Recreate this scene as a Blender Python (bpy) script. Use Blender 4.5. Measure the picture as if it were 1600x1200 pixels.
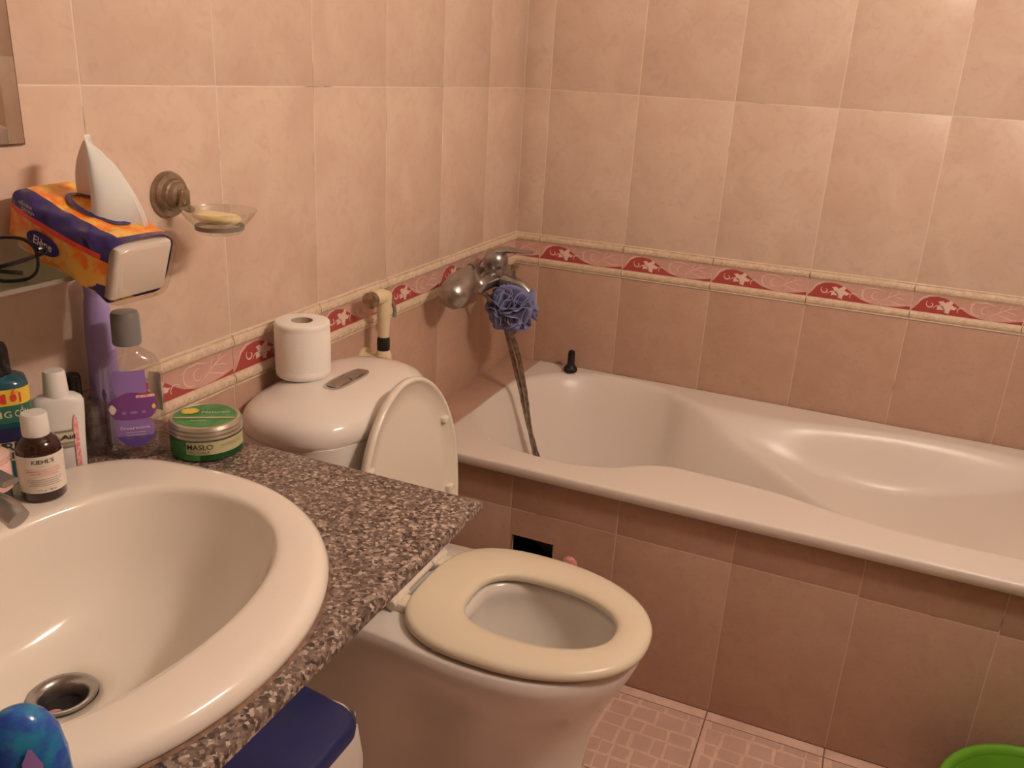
import bpy, bmesh, math, random
from math import sin, cos, pi, radians as R, atan2
from mathutils import Matrix, Vector
random.seed(7)
S = bpy.context.scene
for o in list(bpy.data.objects): bpy.data.objects.remove(o)
COL = S.collection

# ------------------------------------------------------------------ camera, world, exposure
cam = bpy.data.cameras.new('camera'); camo = bpy.data.objects.new('camera', cam); COL.objects.link(camo)
cam.sensor_width = 36; cam.lens = 1352.43 / 1600 * 36; cam.clip_start = .02
CAM = Vector((.9652, -2.335, 1.3233))
camo.location = CAM; camo.rotation_euler = (1.22051, -.05349, .40636)
S.camera = camo
w = bpy.data.worlds.new('world'); S.world = w; w.use_nodes = True
w.node_tree.nodes['Background'].inputs[0].default_value = (1, .7, .45, 1)
w.node_tree.nodes['Background'].inputs[1].default_value = .0
S.view_settings.view_transform = 'Standard'; S.view_settings.look = 'None'; S.view_settings.gamma = 1
S.view_settings.use_curve_mapping = False
S.view_settings.exposure = 0.0
LAMP_COL = (1, .82, .69); LAMP_POWER = 395.0; LAMP_LOC = (1.62, -1.33, 2.05)

# ------------------------------------------------------------------ materials
MATS = {}
def mat(name, col, rough=.4, metal=0, col2=None, scale=20, detail=4, lo=.35, hi=.65, bump=0, bscale=60, trans=0, ior=1.45, coat=0, emit=None, space='pos', spec=.5, sub=0):
    m = bpy.data.materials.new(name); m.use_nodes = True; nt = m.node_tree; b = nt.nodes['Principled BSDF']
    b.inputs['Base Color'].default_value = (*col, 1); b.inputs['Roughness'].default_value = rough; b.inputs['Metallic'].default_value = metal
    b.inputs['Transmission Weight'].default_value = trans; b.inputs['IOR'].default_value = ior; b.inputs['Coat Weight'].default_value = coat
    b.inputs['Coat Roughness'].default_value = .08; b.inputs['Specular IOR Level'].default_value = spec
    if sub: b.inputs['Subsurface Weight'].default_value = sub; b.inputs['Subsurface Scale'].default_value = .01
    if emit: b.inputs['Emission Color'].default_value = (*emit[0], 1); b.inputs['Emission Strength'].default_value = emit[1]
    if col2 or bump:
        if space == 'pos': src = nt.nodes.new('ShaderNodeNewGeometry').outputs['Position']
        else: src = nt.nodes.new('ShaderNodeTexCoord').outputs['Object']
    if col2:
        n = nt.nodes.new('ShaderNodeTexNoise'); n.inputs['Scale'].default_value = scale; n.inputs['Detail'].default_value = detail; n.inputs['Roughness'].default_value = .6
        nt.links.new(src, n.inputs['Vector'])
        r = nt.nodes.new('ShaderNodeValToRGB'); r.color_ramp.elements[0].position = lo; r.color_ramp.elements[1].position = hi
        r.color_ramp.elements[0].color = (*col, 1); r.color_ramp.elements[1].color = (*col2, 1)
        nt.links.new(n.outputs['Fac'], r.inputs['Fac']); nt.links.new(r.outputs['Color'], b.inputs['Base Color'])
    if bump:
        n = nt.nodes.new('ShaderNodeTexNoise'); n.inputs['Scale'].default_value = bscale; n.inputs['Detail'].default_value = 3
        nt.links.new(src, n.inputs['Vector'])
        bp = nt.nodes.new('ShaderNodeBump'); bp.inputs['Strength'].default_value = bump; bp.inputs['Distance'].default_value = .002
        nt.links.new(n.outputs['Fac'], bp.inputs['Height']); nt.links.new(bp.outputs['Normal'], b.inputs['Normal'])
    MATS[name] = m; return m
def film(name, tint, gloss=.12, rough=.06):
    m = bpy.data.materials.new(name); m.use_nodes = True; nt = m.node_tree; nt.nodes.clear()
    o = nt.nodes.new('ShaderNodeOutputMaterial'); mx = nt.nodes.new('ShaderNodeMixShader'); mx.inputs[0].default_value = gloss
    t = nt.nodes.new('ShaderNodeBsdfTransparent'); t.inputs[0].default_value = (*tint, 1)
    g = nt.nodes.new('ShaderNodeBsdfGlossy'); g.inputs['Roughness'].default_value = rough; g.inputs[0].default_value = (.9, .9, .9, 1)
    nt.links.new(t.outputs[0], mx.inputs[1]); nt.links.new(g.outputs[0], mx.inputs[2]); nt.links.new(mx.outputs[0], o.inputs[0])
    MATS[name] = m; return m
def tile_mat(name, base, blot, streak, rough=.3, s1=9, s2=34):
    """mottled ceramic glaze: soft blotches plus fine streaky marbling, different on each tile"""
    m = bpy.data.materials.new(name); m.use_nodes = True; nt = m.node_tree; b = nt.nodes['Principled BSDF']
    b.inputs['Roughness'].default_value = rough; b.inputs['Specular IOR Level'].default_value = .4
    tc = nt.nodes.new('ShaderNodeTexCoord'); oi = nt.nodes.new('ShaderNodeObjectInfo')
    sc = nt.nodes.new('ShaderNodeVectorMath'); sc.operation = 'SCALE'; sc.inputs['Scale'].default_value = 37
    cx = nt.nodes.new('ShaderNodeCombineXYZ'); nt.links.new(oi.outputs['Random'], cx.inputs[0]); nt.links.new(oi.outputs['Random'], cx.inputs[2])
    nt.links.new(cx.outputs[0], sc.inputs[0])
    ad = nt.nodes.new('ShaderNodeVectorMath'); nt.links.new(tc.outputs['Object'], ad.inputs[0]); nt.links.new(sc.outputs[0], ad.inputs[1])
    def noise(scale, det, dist):
        n = nt.nodes.new('ShaderNodeTexNoise'); n.inputs['Scale'].default_value = scale; n.inputs['Detail'].default_value = det; n.inputs['Distortion'].default_value = dist
        nt.links.new(ad.outputs[0], n.inputs['Vector']); return n
    n1 = noise(s1, 4, .6); n2 = noise(s2, 5, 1.2)
    m1 = nt.nodes.new('ShaderNodeMix'); m1.data_type = 'RGBA'; m1.inputs['A'].default_value = (*base, 1); m1.inputs['B'].default_value = (*blot, 1)
    r1 = nt.nodes.new('ShaderNodeMapRange'); r1.inputs[1].default_value = .38; r1.inputs[2].default_value = .68
    nt.links.new(n1.outputs['Fac'], r1.inputs[0]); nt.links.new(r1.outputs[0], m1.inputs['Factor'])
    m2 = nt.nodes.new('ShaderNodeMix'); m2.data_type = 'RGBA'; m2.inputs['B'].default_value = (*streak, 1)
    r2 = nt.nodes.new('ShaderNodeMapRange'); r2.inputs[1].default_value = .5; r2.inputs[2].default_value = .8; r2.inputs[4].default_value = .55
    nt.links.new(n2.outputs['Fac'], r2.inputs[0]); nt.links.new(r2.outputs[0], m2.inputs['Factor'])
    nt.links.new(m1.outputs['Result'], m2.inputs['A']); nt.links.new(m2.outputs['Result'], b.inputs['Base Color'])
    MATS[name] = m; return m
tile_mat('tile_light', (.72, .575, .46), (.66, .50, .395), (.58, .42, .33), .3)
tile_mat('tile_dark', (.54, .365, .27), (.50, .33, .245), (.44, .285, .21), .42, 14, 60)
tile_mat('tile_floor', (.82, .60, .50), (.70, .48, .39), (.62, .40, .32), .45, 12, 60)
tile_mat('tile_paver', (.66, .45, .37), (.60, .40, .33), (.54, .35, .28), .5, 12, 60)
mat('grout_light', (.80, .68, .55), .9, col2=(.34, .24, .18), scale=9, lo=.58, hi=.72)
mat('grout_pink', (.68, .50, .40), .9, col2=(.26, .16, .12), scale=9, lo=.6, hi=.75)
mat('grout_floor', (.22, .13, .10), .9)
mat('border_cream', (.76, .62, .46), .35, col2=(.62, .47, .33), scale=90, lo=.4, hi=.75, bump=.5, bscale=500)
mat('border_pink', (.68, .42, .35), .3, col2=(.62, .37, .31), scale=40)
mat('border_red', (.42, .075, .065), .3)
mat('border_pale', (.84, .62, .53), .3)
mat('ceramic', (.84, .80, .74), .13, coat=.3)
mat('ceramic_tub', (.82, .765, .70), .3)
mat('ceramic_sink', (.86, .80, .71), .13, coat=.3)
mat('seat_plastic', (.84, .77, .60), .28)
mat('lid_plastic', (.80, .75, .65), .25)
mat('chrome', (.62, .61, .60), .16, 1)
mat('chrome_worn', (.46, .45, .44), .32, 1, col2=(.30, .27, .24), scale=40, lo=.45, hi=.75, bump=.15, bscale=80)
mat('steel_hose', (.40, .36, .31), .33, 1, col2=(.20, .16, .12), scale=60)
mat('brass_old', (.46, .40, .31), .3, 1, col2=(.30, .24, .18), scale=50)
mat('dark_hole', (.012, .01, .01), .7)
mat('black_rubber', (.012, .012, .012), .5)
mat('black_gloss', (.012, .011, .012), .15)
mat('paper', (.92, .89, .84), .9, bump=.2, bscale=300, sub=.1)
mat('card', (.52, .42, .31), .9)
mat('loofah', (.22, .25, .44), .7, sub=.15)
mat('cream_plastic', (.76, .66, .42), .35)
mat('white_plastic', (.82, .80, .76), .35)
mat('grey_cap', (.20, .20, .20), .4)
mat('soap', (.88, .75, .42), .45, sub=.3)
mat('blue_plastic', (.015, .025, .15), .35, col2=(.02, .03, .11), scale=12)
mat('green_plastic', (.15, .40, .03), .35)
mat('lilac', (.40, .31, .62), .35)
mat('purple', (.19, .055, .26), .35)
mat('purple_mid', (.30, .18, .50), .35)
mat('violet_deep', (.12, .07, .30), .35)
mat('amber_glass', (.030, .008, .006), .08, coat=.5)
mat('label_white', (.80, .73, .63), .6)
mat('print_dark', (.05, .045, .05), .6)
mat('print_grey', (.45, .38, .32), .7)
mat('print_pink', (.78, .52, .46), .7)
mat('print_red', (.66, .05, .035), .5)
mat('print_rose', (.85, .24, .27), .5, col2=(.85, .55, .52), scale=220, lo=.45, hi=.55)
mat('teal', (.015, .085, .12), .12, coat=.3)
mat('label_teal', (.02, .12, .15), .4)
mat('label_green', (.035, .15, .10), .4)
mat('label_yellow', (.80, .56, .07), .4)
mat('label_cream', (.68, .62, .44), .5)
mat('label_navy', (.02, .022, .08), .4)
mat('olive_label', (.54, .52, .29), .45)
mat('green_label', (.035, .22, .055), .35, col2=(.10, .36, .11), scale=45, lo=.4, hi=.7)
mat('green_dark', (.008, .075, .018), .3)
mat('alu', (.62, .60, .50), .28, .85)
mat('avocado', (.80, .66, .12), .4, col2=(.55, .16, .03), scale=55, lo=.5, hi=.62, space='obj')
mat('taupe', (.26, .23, .19), .5)
mat('orange_wrap', (.90, .21, .02), .25, col2=(.92, .52, .09), scale=30, lo=.42, hi=.56, detail=4)
mat('wrap_blue', (.035, .022, .13), .2)
mat('wrap_red', (.80, .07, .04), .22)
mat('tube_blue', (.02, .07, .38), .2, col2=(.02, .22, .42), scale=45, lo=.4, hi=.6)
mat('tube_orange', (.85, .26, .12), .3)
mat('tissue', (.86, .80, .74), .95, sub=.2)
mat('mirror', (.80, .80, .78), .02, 1)
mat('mirror_edge', (.10, .06, .04), .4)
mat('pink_rubber', (.75, .34, .30), .5)
mat('plaster', (.50, .46, .41), .9)
mat('stain', (.12, .07, .045), .8, col2=(.30, .18, .12), scale=60)
mat('bulb', (1, 1, 1), .4, emit=(LAMP_COL, LAMP_POWER))
mat('grey_metal', (.46, .45, .45), .3, .9)
film('clear_film', (.93, .90, .87), .10)
film('clear_plastic', (.93, .92, .92), .10, .08)
film('frosted', (.90, .87, .84), .2, .3)
film('clear_liquid', (.96, .95, .95), .05, .05)
film('glass_shelf', (.78, .90, .82), .14, .03)
film('glass_dish', (.95, .95, .92), .16, .04)
film('lens', (.90, .92, .90), .06)
def granite():
    m = bpy.data.materials.new('granite'); m.use_nodes = True; nt = m.node_tree; b = nt.nodes['Principled BSDF']; b.inputs['Roughness'].default_value = .3
    g = nt.nodes.new('ShaderNodeNewGeometry')
    v = nt.nodes.new('ShaderNodeTexVoronoi'); v.inputs['Scale'].default_value = 270
    n0 = nt.nodes.new('ShaderNodeTexNoise'); n0.inputs['Scale'].default_value = 160; n0.inputs['Detail'].default_value = 2
    ma = nt.nodes.new('ShaderNodeVectorMath'); ma.operation = 'MULTIPLY_ADD'; ma.inputs[1].default_value = (.006, .006, .006)
    nt.links.new(g.outputs['Position'], n0.inputs['Vector']); nt.links.new(n0.outputs['Color'], ma.inputs[0]); nt.links.new(g.outputs['Position'], ma.inputs[2])
    nt.links.new(ma.outputs[0], v.inputs['Vector'])
    sp = nt.nodes.new('ShaderNodeSeparateColor'); nt.links.new(v.outputs['Color'], sp.inputs[0])
    r = nt.nodes.new('ShaderNodeValToRGB'); cr = r.color_ramp; cr.interpolation = 'LINEAR'
    stops = [(0, (.03, .022, .02)), (.16, (.085, .06, .05)), (.36, (.145, .105, .086)), (.60, (.195, .145, .12)), (.82, (.31, .245, .20)), (1, (.52, .44, .38))]
    cr.elements[0].position = 0; cr.elements[0].color = (*stops[0][1], 1); cr.elements[1].position = 1; cr.elements[1].color = (*stops[-1][1], 1)
    for p, c in stops[1:-1]:
        e = cr.elements.new(p); e.color = (*c, 1)
    nt.links.new(sp.outputs[0], r.inputs['Fac']); nt.links.new(r.outputs['Color'], b.inputs['Base Color'])
    MATS['granite'] = m
granite()

# ------------------------------------------------------------------ mesh helpers
def tag(o, label=None, cat=None, group=None, kind=None):
    if label: o['label'] = label
    if cat: o['category'] = cat
    if group: o['group'] = group
    if kind: o['kind'] = kind
    return o
def empty(name, loc, rz=0, label=None, cat=None, group=None):
    o = bpy.data.objects.new(name, None); COL.objects.link(o); o.location = loc; o.rotation_euler = (0, 0, rz); o.empty_display_size = .03
    return tag(o, label, cat, group)
def link(name, me, parent=None, loc=None, mtx=None):
    o = bpy.data.objects.new(name, me); COL.objects.link(o)
    if parent: o.parent = parent
    if mtx is not None: o.matrix_local = mtx
    elif loc is not None: o.location = loc
    return o
class M:
    def __init__(s): s.v = []; s.f = []; s.m = []; s.mats = []
    def mi(s, name):
        if name not in s.mats: s.mats.append(name)
        return s.mats.index(name)
    def quad(s, pts, mat):
        b = len(s.v); s.v += [tuple(p) for p in pts]; s.f.append(tuple(range(b, b + len(pts)))); s.m.append(s.mi(mat))
    def loft(s, rings, mat, cap0=True, cap1=True, closed=True, fn=None):
        b = len(s.v); n = len(rings[0]); i0 = s.mi(mat)
        for r in rings: s.v += [tuple(p) for p in r]
        for k in range(len(rings) - 1):
            for j in range(n if closed else n - 1):
                a = b + k * n + j; c = b + k * n + (j + 1) % n
                s.f.append((a, c, c + n, a + n)); s.m.append(s.mi(fn(k, j)) if fn else i0)
        if cap0: s.f.append(tuple(b + j for j in reversed(range(n)))); s.m.append(i0)
        if cap1: s.f.append(tuple(b + (len(rings) - 1) * n + j for j in range(n))); s.m.append(i0)
        return s
    def lathe(s, prof, mat, seg=32, cap0=True, cap1=True, c=(0, 0)):
        return s.loft([[(c[0] + r * cos(2 * pi * j / seg), c[1] + r * sin(2 * pi * j / seg), z) for j in range(seg)] for r, z in prof], mat, cap0, cap1)
    def tube(s, pts, rad, mat, seg=10, caps=True):
        pts = [Vector(p) for p in pts]; n = len(pts); rad = rad if isinstance(rad, (list, tuple)) else [rad] * n
        rings = []; up = Vector((0, 0, 1)); prev = None
        for i, p in enumerate(pts):
            t = (pts[min(i + 1, n - 1)] - pts[max(i - 1, 0)]).normalized()
            if prev is None:
                a = t.cross(up)
                if a.length < .1: a = t.cross(Vector((1, 0, 0)))
                a.normalize()
            else: a = (prev - t * prev.dot(t)).normalized()
            prev = a; bb = t.cross(a)
            rings.append([p + rad[i] * (a * cos(-2 * pi * j / seg) + bb * sin(-2 * pi * j / seg)) for j in range(seg)])
        # orientation: rings run so that faces point outwards
        rings = [list(reversed(r)) for r in rings]
        return s.loft(rings, mat, caps, caps)
    def box(s, x0, x1, y0, y1, z0, z1, mat, bev=0.0):
        if bev <= 0:
            r = lambda z: [(x0, y0, z), (x1, y0, z), (x1, y1, z), (x0, y1, z)]
            return s.loft([r(z0), r(z1)], mat)
        def rr(z, d): return rrect((x0 + x1) / 2, (y0 + y1) / 2, (x1 - x0) / 2 - d, (y1 - y0) / 2 - d, max(bev - d, bev * .3), z)
        return s.loft([rr(z0, bev * .8), rr(z0 + bev * .3, bev * .25), rr(z0 + bev, 0), rr(z1 - bev, 0), rr(z1 - bev * .3, bev * .25), rr(z1, bev * .8)], mat)
    def grid(s, fn, nu, nv, mat, matfn=None):
        b = len(s.v)
        for i in range(nu + 1):
            for j in range(nv + 1): s.v.append(tuple(fn(i / nu, j / nv)))
        for i in range(nu):
            for j in range(nv):
                a = b + i * (nv + 1) + j; s.f.append((a, a + nv + 1, a + nv + 2, a + 1)); s.m.append(s.mi(matfn((i + .5) / nu, (j + .5) / nv) if matfn else mat))
        return s
    def mesh(s, name, smooth=True, angle=40):
        me = bpy.data.meshes.new(name); me.from_pydata(s.v, [], s.f); me.validate()
        for m in s.mats: me.materials.append(MATS[m])
        if len(me.polygons) == len(s.m):
            me.polygons.foreach_set('material_index', s.m)
        bm = bmesh.new(); bm.from_mesh(me); bmesh.ops.remove_doubles(bm, verts=bm.verts, dist=1e-6); bm.to_mesh(me); bm.free()
        if smooth:
            me.polygons.foreach_set('use_smooth', [True] * len(me.polygons)); me.set_sharp_from_angle(angle=R(angle))
        me.update(); return me
    def build(s, name, parent=None, loc=None, smooth=True, angle=40, mtx=None):
        return link(name, s.mesh(name, smooth, angle), parent, loc, mtx)
def rrect(cx, cy, hx, hy, r, z, k=4):
    pts = []
    for q, (sx, sy) in enumerate([(1, 1), (-1, 1), (-1, -1), (1, -1)]):
        for i in range(k + 1):
            a = q * pi / 2 + i * pi / 2 / k
            pts.append((cx + sx * (hx - r) + r * cos(a), cy + sy * (hy - r) + r * sin(a), z))
    return pts
def sup(t, a, b, n=2.0):
    c, s_ = cos(t), sin(t)
    return (a * math.copysign(abs(c) ** (2 / n), c), b * math.copysign(abs(s_) ** (2 / n), s_))
def supring(a, b, z, n=2.0, seg=40, c=(0, 0)):
    return [(c[0] + sup(2 * pi * j / seg, a, b, n)[0], c[1] + sup(2 * pi * j / seg, a, b, n)[1], z) for j in range(seg)]
def lerp_tab(tab, x):
    if x <= tab[0][0]: return tab[0][1]
    for (a, b), (c, d) in zip(tab, tab[1:]):
        if x <= c:
            t = (x - a) / (c - a); return b + (d - b) * t
    return tab[-1][1]
def cr_tab(tab, x):
    """monotone-ish cubic through the table"""
    n = len(tab)
    if x <= tab[0][0]: return tab[0][1]
    if x >= tab[-1][0]: return tab[-1][1]
    for i in range(n - 1):
        if x <= tab[i + 1][0]:
            x0, y0 = tab[i]; x1, y1 = tab[i + 1]; h = x1 - x0; t = (x - x0) / h
            m0 = (y1 - tab[i - 1][1]) / (x1 - tab[i - 1][0]) if i > 0 else (y1 - y0) / h
            m1 = (tab[i + 2][1] - y0) / (tab[i + 2][0] - x0) if i < n - 2 else (y1 - y0) / h
            return (2*t**3 - 3*t**2 + 1) * y0 + (t**3 - 2*t**2 + t) * h * m0 + (-2*t**3 + 3*t**2) * y1 + (t**3 - t**2) * h * m1
def sstep(t): t = min(1, max(0, t)); return t * t * (3 - 2 * t)
def smin(a, b, k):
    h = max(k - abs(a - b), 0) / k; return min(a, b) - h * h * k / 4
def spline(pts, n=8):
    P = [Vector(p) for p in pts]; out = []
    for i in range(len(P) - 1):
        p0, p1, p2, p3 = P[max(i - 1, 0)], P[i], P[i + 1], P[min(i + 2, len(P) - 1)]
        for k in range(n):
            t = k / n
            out.append(.5 * ((2 * p1) + (-p0 + p2) * t + (2 * p0 - 5 * p1 + 4 * p2 - p3) * t * t + (-p0 + 3 * p1 - 3 * p2 + p3) * t ** 3))
    return out + [P[-1]]
def face_cam(x, y): return atan2(CAM.x - x, -(CAM.y - y))

_tc = {}
def text_tris(body, size, bold=0.0, squash=1.0):
    """flat lettering as (verts2d, faces), centred on the origin"""
    key = (body, size, bold, squash)
    if key in _tc: return _tc[key]
    cu = bpy.data.curves.new('t', 'FONT'); cu.body = body; cu.size = size; cu.align_x = 'CENTER'; cu.align_y = 'CENTER'; cu.offset = bold * size; cu.resolution_u = 3
    ob = bpy.data.objects.new('t', cu); COL.objects.link(ob)
    dg = bpy.context.evaluated_depsgraph_get(); me = bpy.data.meshes.new_from_object(ob.evaluated_get(dg))
    v = [(p.co.x * squash, p.co.y) for p in me.vertices]; f = [tuple(p.vertices) for p in me.polygons]
    bpy.data.objects.remove(ob); bpy.data.curves.remove(cu); bpy.data.meshes.remove(me)
    _tc[key] = (v, f); return v, f
def add_text(m, body, size, mat, place, bold=.0, squash=1.0, at=(0, 0), rot=0):
    v, f = text_tris(body, size, bold, squash); b = len(m.v); c, s_ = cos(rot), sin(rot)
    for x, y in v: m.v.append(tuple(place(at[0] + x * c - y * s_, at[1] + x * s_ + y * c)))
    for q in f: m.f.append(tuple(b + i for i in q)); m.m.append(m.mi(mat))
def wrap(a, b, n=2.0, t0=-pi / 2, off=.0009):
    """point on an upright bottle: x = arc across the front (front is local -Y), y = height"""
    def p(x, z):
        t = t0 + x / max(a, 1e-4); q = sup(t, a + off, b + off, n); return (q[0], q[1], z)
    return p
def add_patch(m, mat, place, x0, x1, z0, z1, nu=14, nv=2, shape=None):
    """a printed or glued label on a bottle wall; shape(u) gives (low, high) in 0..1"""
    def fn(u, v):
        lo, hi = shape(u) if shape else (0, 1)
        return place(x0 + (x1 - x0) * u, z0 + (z1 - z0) * (lo + (hi - lo) * v))
    m.grid(fn, nu, nv, mat)

# ------------------------------------------------------------------ the room shell
G = .0020
Z_BT, H_B, H_T, W_T = .8768, .0942, .3961, .25         # border top, border height, tile pitch
CEIL = Z_BT + 4 * H_T
MTX = {
    'left':  lambda s, t, n=0: Matrix(((0, 0, 1, n), (1, 0, 0, s), (0, 1, 0, t), (0, 0, 0, 1))),
    'back':  lambda s, t, n=0: Matrix(((1, 0, 0, s), (0, 0, -1, n), (0, 1, 0, t), (0, 0, 0, 1))),
    'right': lambda s, t, n=0: Matrix(((0, 0, -1, n), (-1, 0, 0, -s), (0, 1, 0, t), (0, 0, 0, 1))),
    'front': lambda s, t, n=0: Matrix(((-1, 0, 0, -s), (0, 0, 1, n), (0, 1, 0, t), (0, 0, 0, 1))),
    'floor': lambda s, t, n=0: Matrix(((1, 0, 0, s), (0, 1, 0, t), (0, 0, 1, n), (0, 0, 0, 1))),
}
_slab = {}
def slab(w, h, matname, name='tile'):
    k = (round(w, 4), round(h, 4), matname)
    if k not in _slab:
        g = G / 2; b = .0008; m = M()
        r = lambda d, n: [(g + d, g + d, n), (w - g - d, g + d, n), (w - g - d, h - g - d, n), (g + d, h - g - d, n)]
        m.loft([r(0, -.005), r(0, -b), r(b * .35, -b * .3), r(b, 0)], matname); _slab[k] = m.mesh(name, True, 50)
    return _slab[k]
def ribbon(pts, w):
    """2D stroke with tapering ends -> list of quads"""
    n = len(pts); L = []
    for i, p in enumerate(pts):
        a = pts[max(i - 1, 0)]; b = pts[min(i + 1, n - 1)]; dx, dy = b[0] - a[0], b[1] - a[1]; l = math.hypot(dx, dy) or 1
        ww = w * (.25 + .75 * sin(pi * (i + .3) / (n - .4)))
        L.append(((p[0] - dy / l * ww, p[1] + dx / l * ww), (p[0] + dy / l * ww, p[1] - dx / l * ww)))
    return [(L[i][0], L[i][1], L[i + 1][1], L[i + 1][0]) for i in range(n - 1)]
def arc2(cx, cy, r0, r1, a0, a1, n=9): return [(cx + (r0 + (r1 - r0) * i / n) * cos(a0 + (a1 - a0) * i / n), cy + (r0 + (r1 - r0) * i / n) * sin(a0 + (a1 - a0) * i / n)) for i in range(n + 1)]
def border_meshes(s0, s1, cache={}):
    """moulded border tile (rope mouldings above and below a pink field) and its printed wave-and-leaf motif; s0..s1 = the slice kept"""
    k = (round(s0, 4), round(s1, 4))
    if k in cache: return cache[k]
    h, w = H_B, s1 - s0; g = G / 2; m = M()
    prof = [(0, -.005), (0, .0015), (.002, .003), (.005, .0022), (.0065, .004), (.011, .0062), (.017, .0062), (.021, .004), (.0225, .0018), (.0245, .0008)]
    prof = prof + [(h - a, n) for a, n in reversed(prof)]
    prof = [(min(max(a, g), h - g), n) for a, n in prof]
    for i in range(len(prof) - 1):
        (a, n0), (c, n1) = prof[i], prof[i + 1]
        m.quad([(g, a, n0), (w - g, a, n0), (w - g, c, n1), (g, c, n1)], 'border_pink' if abs((a + c) / 2 - h / 2) < .02 else 'border_cream')
    for e in (g, w - g): m.quad([(e, a, n) for a, n in (prof if e == g else prof[::-1])], 'border_cream')
    # twisted rope beads on the mouldings
    for base in (.014, h - .014):
        nb = int(w / .0115)
        for i in range(nb):
            c = g + (i + .5) * (w - 2 * g) / nb; dx = .0042
            top = [(c - dx - .002, base - .0052, .0058), (c - .002, base - .0052, .0058), (c + dx + .002, base + .0052, .0058), (c + .002, base + .0052, .0058)]
            mid = [(c - dx * .5 - .001, base - .003, .0076), (c - .001, base - .003, .0076), (c + dx * .5 + .001, base + .003, .0076), (c + .001, base + .003, .0076)]
            m.loft([top, mid], 'border_cream', False, True)
    tile = m.mesh('border_tile', True, 35)
    q = M(); n1, n2 = .0011, .0014; lo, cy = .0252, h / 2
    def P(s_, t, n): return (min(max(s_ - s0, g), w - g), min(max(t, lo), h - lo), n)
    up = [(.002, lo + .002), (.010, .036), (.022, .0545), (.038, .0645), (.058, .0675), (.078, .064), (.097, .055), (.115, .043), (.134, .033), (.155, .0275), (.172, lo)]
    for a, c in zip(up, up[1:]): q.quad([P(a[0], lo, n1), P(c[0], lo, n1), P(*c, n1), P(*a, n1)], 'border_red')
    wd = [(.172, lo + .0003), (.20, lo + .001), (.225, lo + .004), (.249, lo + .009)]
    for a, c in zip(wd, wd[1:]): q.quad([P(a[0], lo, n1), P(c[0], lo, n1), P(*c, n1), P(*a, n1)], 'border_red')
    lc = (.079, .0455); lp = []
    for i in range(40):
        a = 2 * pi * i / 40; lp.append((lc[0] + (.0155 + .0045 * cos(5 * a + .6) + .0022 * cos(15 * a)) * 1.2 * cos(a), lc[1] + (.0135 + .0040 * cos(5 * a + .6) + .0018 * cos(15 * a)) * sin(a)))
    for i in range(40): q.quad([P(*lc, n2), P(*lp[i], n2), P(*lp[(i + 1) % 40], n2)], 'border_pale')
    strokes = [(arc2(.043, .047, .011, .003, 2.4, 7.5, 14), .0016), (arc2(.060, .031, .018, .012, .1, 2.6), .0013), (arc2(.112, .036, .014, .006, .4, 3.6), .0012), ([(.01, .040), (.02, .0585), (.035, .068), (.05, .0692)], .0016)]
    fig = [(arc2(.150, .050, .017, .017, 1.9, 5.2, 12), .0017), (arc2(.166, .047, .012, .008, 1.2, 5.6, 12), .0013), ([(.17, .033), (.19, .045), (.205, .055), (.222, .062), (.235, .064)], .0012), ([(.195, .048), (.197, .060), (.203, .067)], .001), ([(.205, .054), (.222, .051), (.236, .046)], .001),
           ([(.214, .058), (.215, .066), (.221, .068)], .001), ([(.19, .044), (.207, .039), (.222, .034), (.236, .036)], .0013), ([(.128, .057), (.142, .066), (.165, .0675), (.188, .062)], .0013), (arc2(.205, .045, .030, .030, 3.6, 5.2), .0012)]
    for p, ww in strokes + fig:
        for r_ in ribbon(p, ww): q.quad([P(*c, n2) for c in r_], 'border_pale')
    cache[k] = (tile, q.mesh('motif', False)); return cache[k]
def tile_wall(side, root, s_lo, s_hi, joint, off, rows_lo=True, skip=None, base=0.0, name='tile'):
    """hang tiles on one wall between s_lo and s_hi, vertical joints at joint + k*W_T"""
    k0 = math.floor((s_lo - joint) / W_T); s = []
    k = k0
    while joint + k * W_T < s_hi - 1e-4:
        a, b = max(joint + k * W_T, s_lo), min(joint + (k + 1) * W_T, s_hi)
        if b - a > .006: s.append((a, b, a - (joint + k * W_T)))
        k += 1
    rows = [(Z_BT + i * H_T, Z_BT + (i + 1) * H_T, 'tile_light') for i in range(4)]
    zb = Z_BT - H_B
    rows += [(zb - H_T, zb, 'tile_dark'), (max(base, 0), zb - H_T, 'tile_dark')]
    for a, b, cut in s:
        for z0, z1, mt in rows:
            if skip and skip((a + b) / 2, (z0 + z1) / 2): continue
            link('tile', slab(b - a, z1 - z0, mt), root, mtx=MTX[side](a, z0, off))
        t, mo = border_meshes(cut, cut + b - a)
        bo = link('border_tile', t, root, mtx=MTX[side](a, zb, off)); link('motif', mo, bo)
def backing(name, x0, x1, y0, y1, z0, z1, mt):
    m = M(); m.box(x0, x1, y0, y1, z0, z1, mt); o = m.build(name, smooth=False); o['kind'] = 'structure'; return o
XR, YF = 1.62, -3.3
def wall_shell(name, x0, x1, y0, y1):
    m = M(); m.box(x0, x1, y0, y1, -.12, Z_BT - H_B, 'grout_pink'); m.box(x0, x1, y0, y1, Z_BT - H_B, CEIL + .1, 'grout_light')
    o = m.build(name, smooth=False); o['kind'] = 'structure'; return o
wl = wall_shell('wall_left', -.12, -.0006, YF, .12); wl['label'] = 'wall of marbled beige tiles above a red leaf border, behind basin and toilet'
wb = wall_shell('wall_back', -.0006, XR + .0006, .0006, .12); wb['label'] = 'wall of marbled beige tiles above a red leaf border, along the bathtub'
wr = wall_shell('wall_right', XR + .0006, XR + .12, YF, .12)
wf = wall_shell('wall_front', -.0006, XR + .0006, YF - .12, YF - .0006)
tile_wall('left', wl, YF, -.0005, -.4794, 0)
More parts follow.
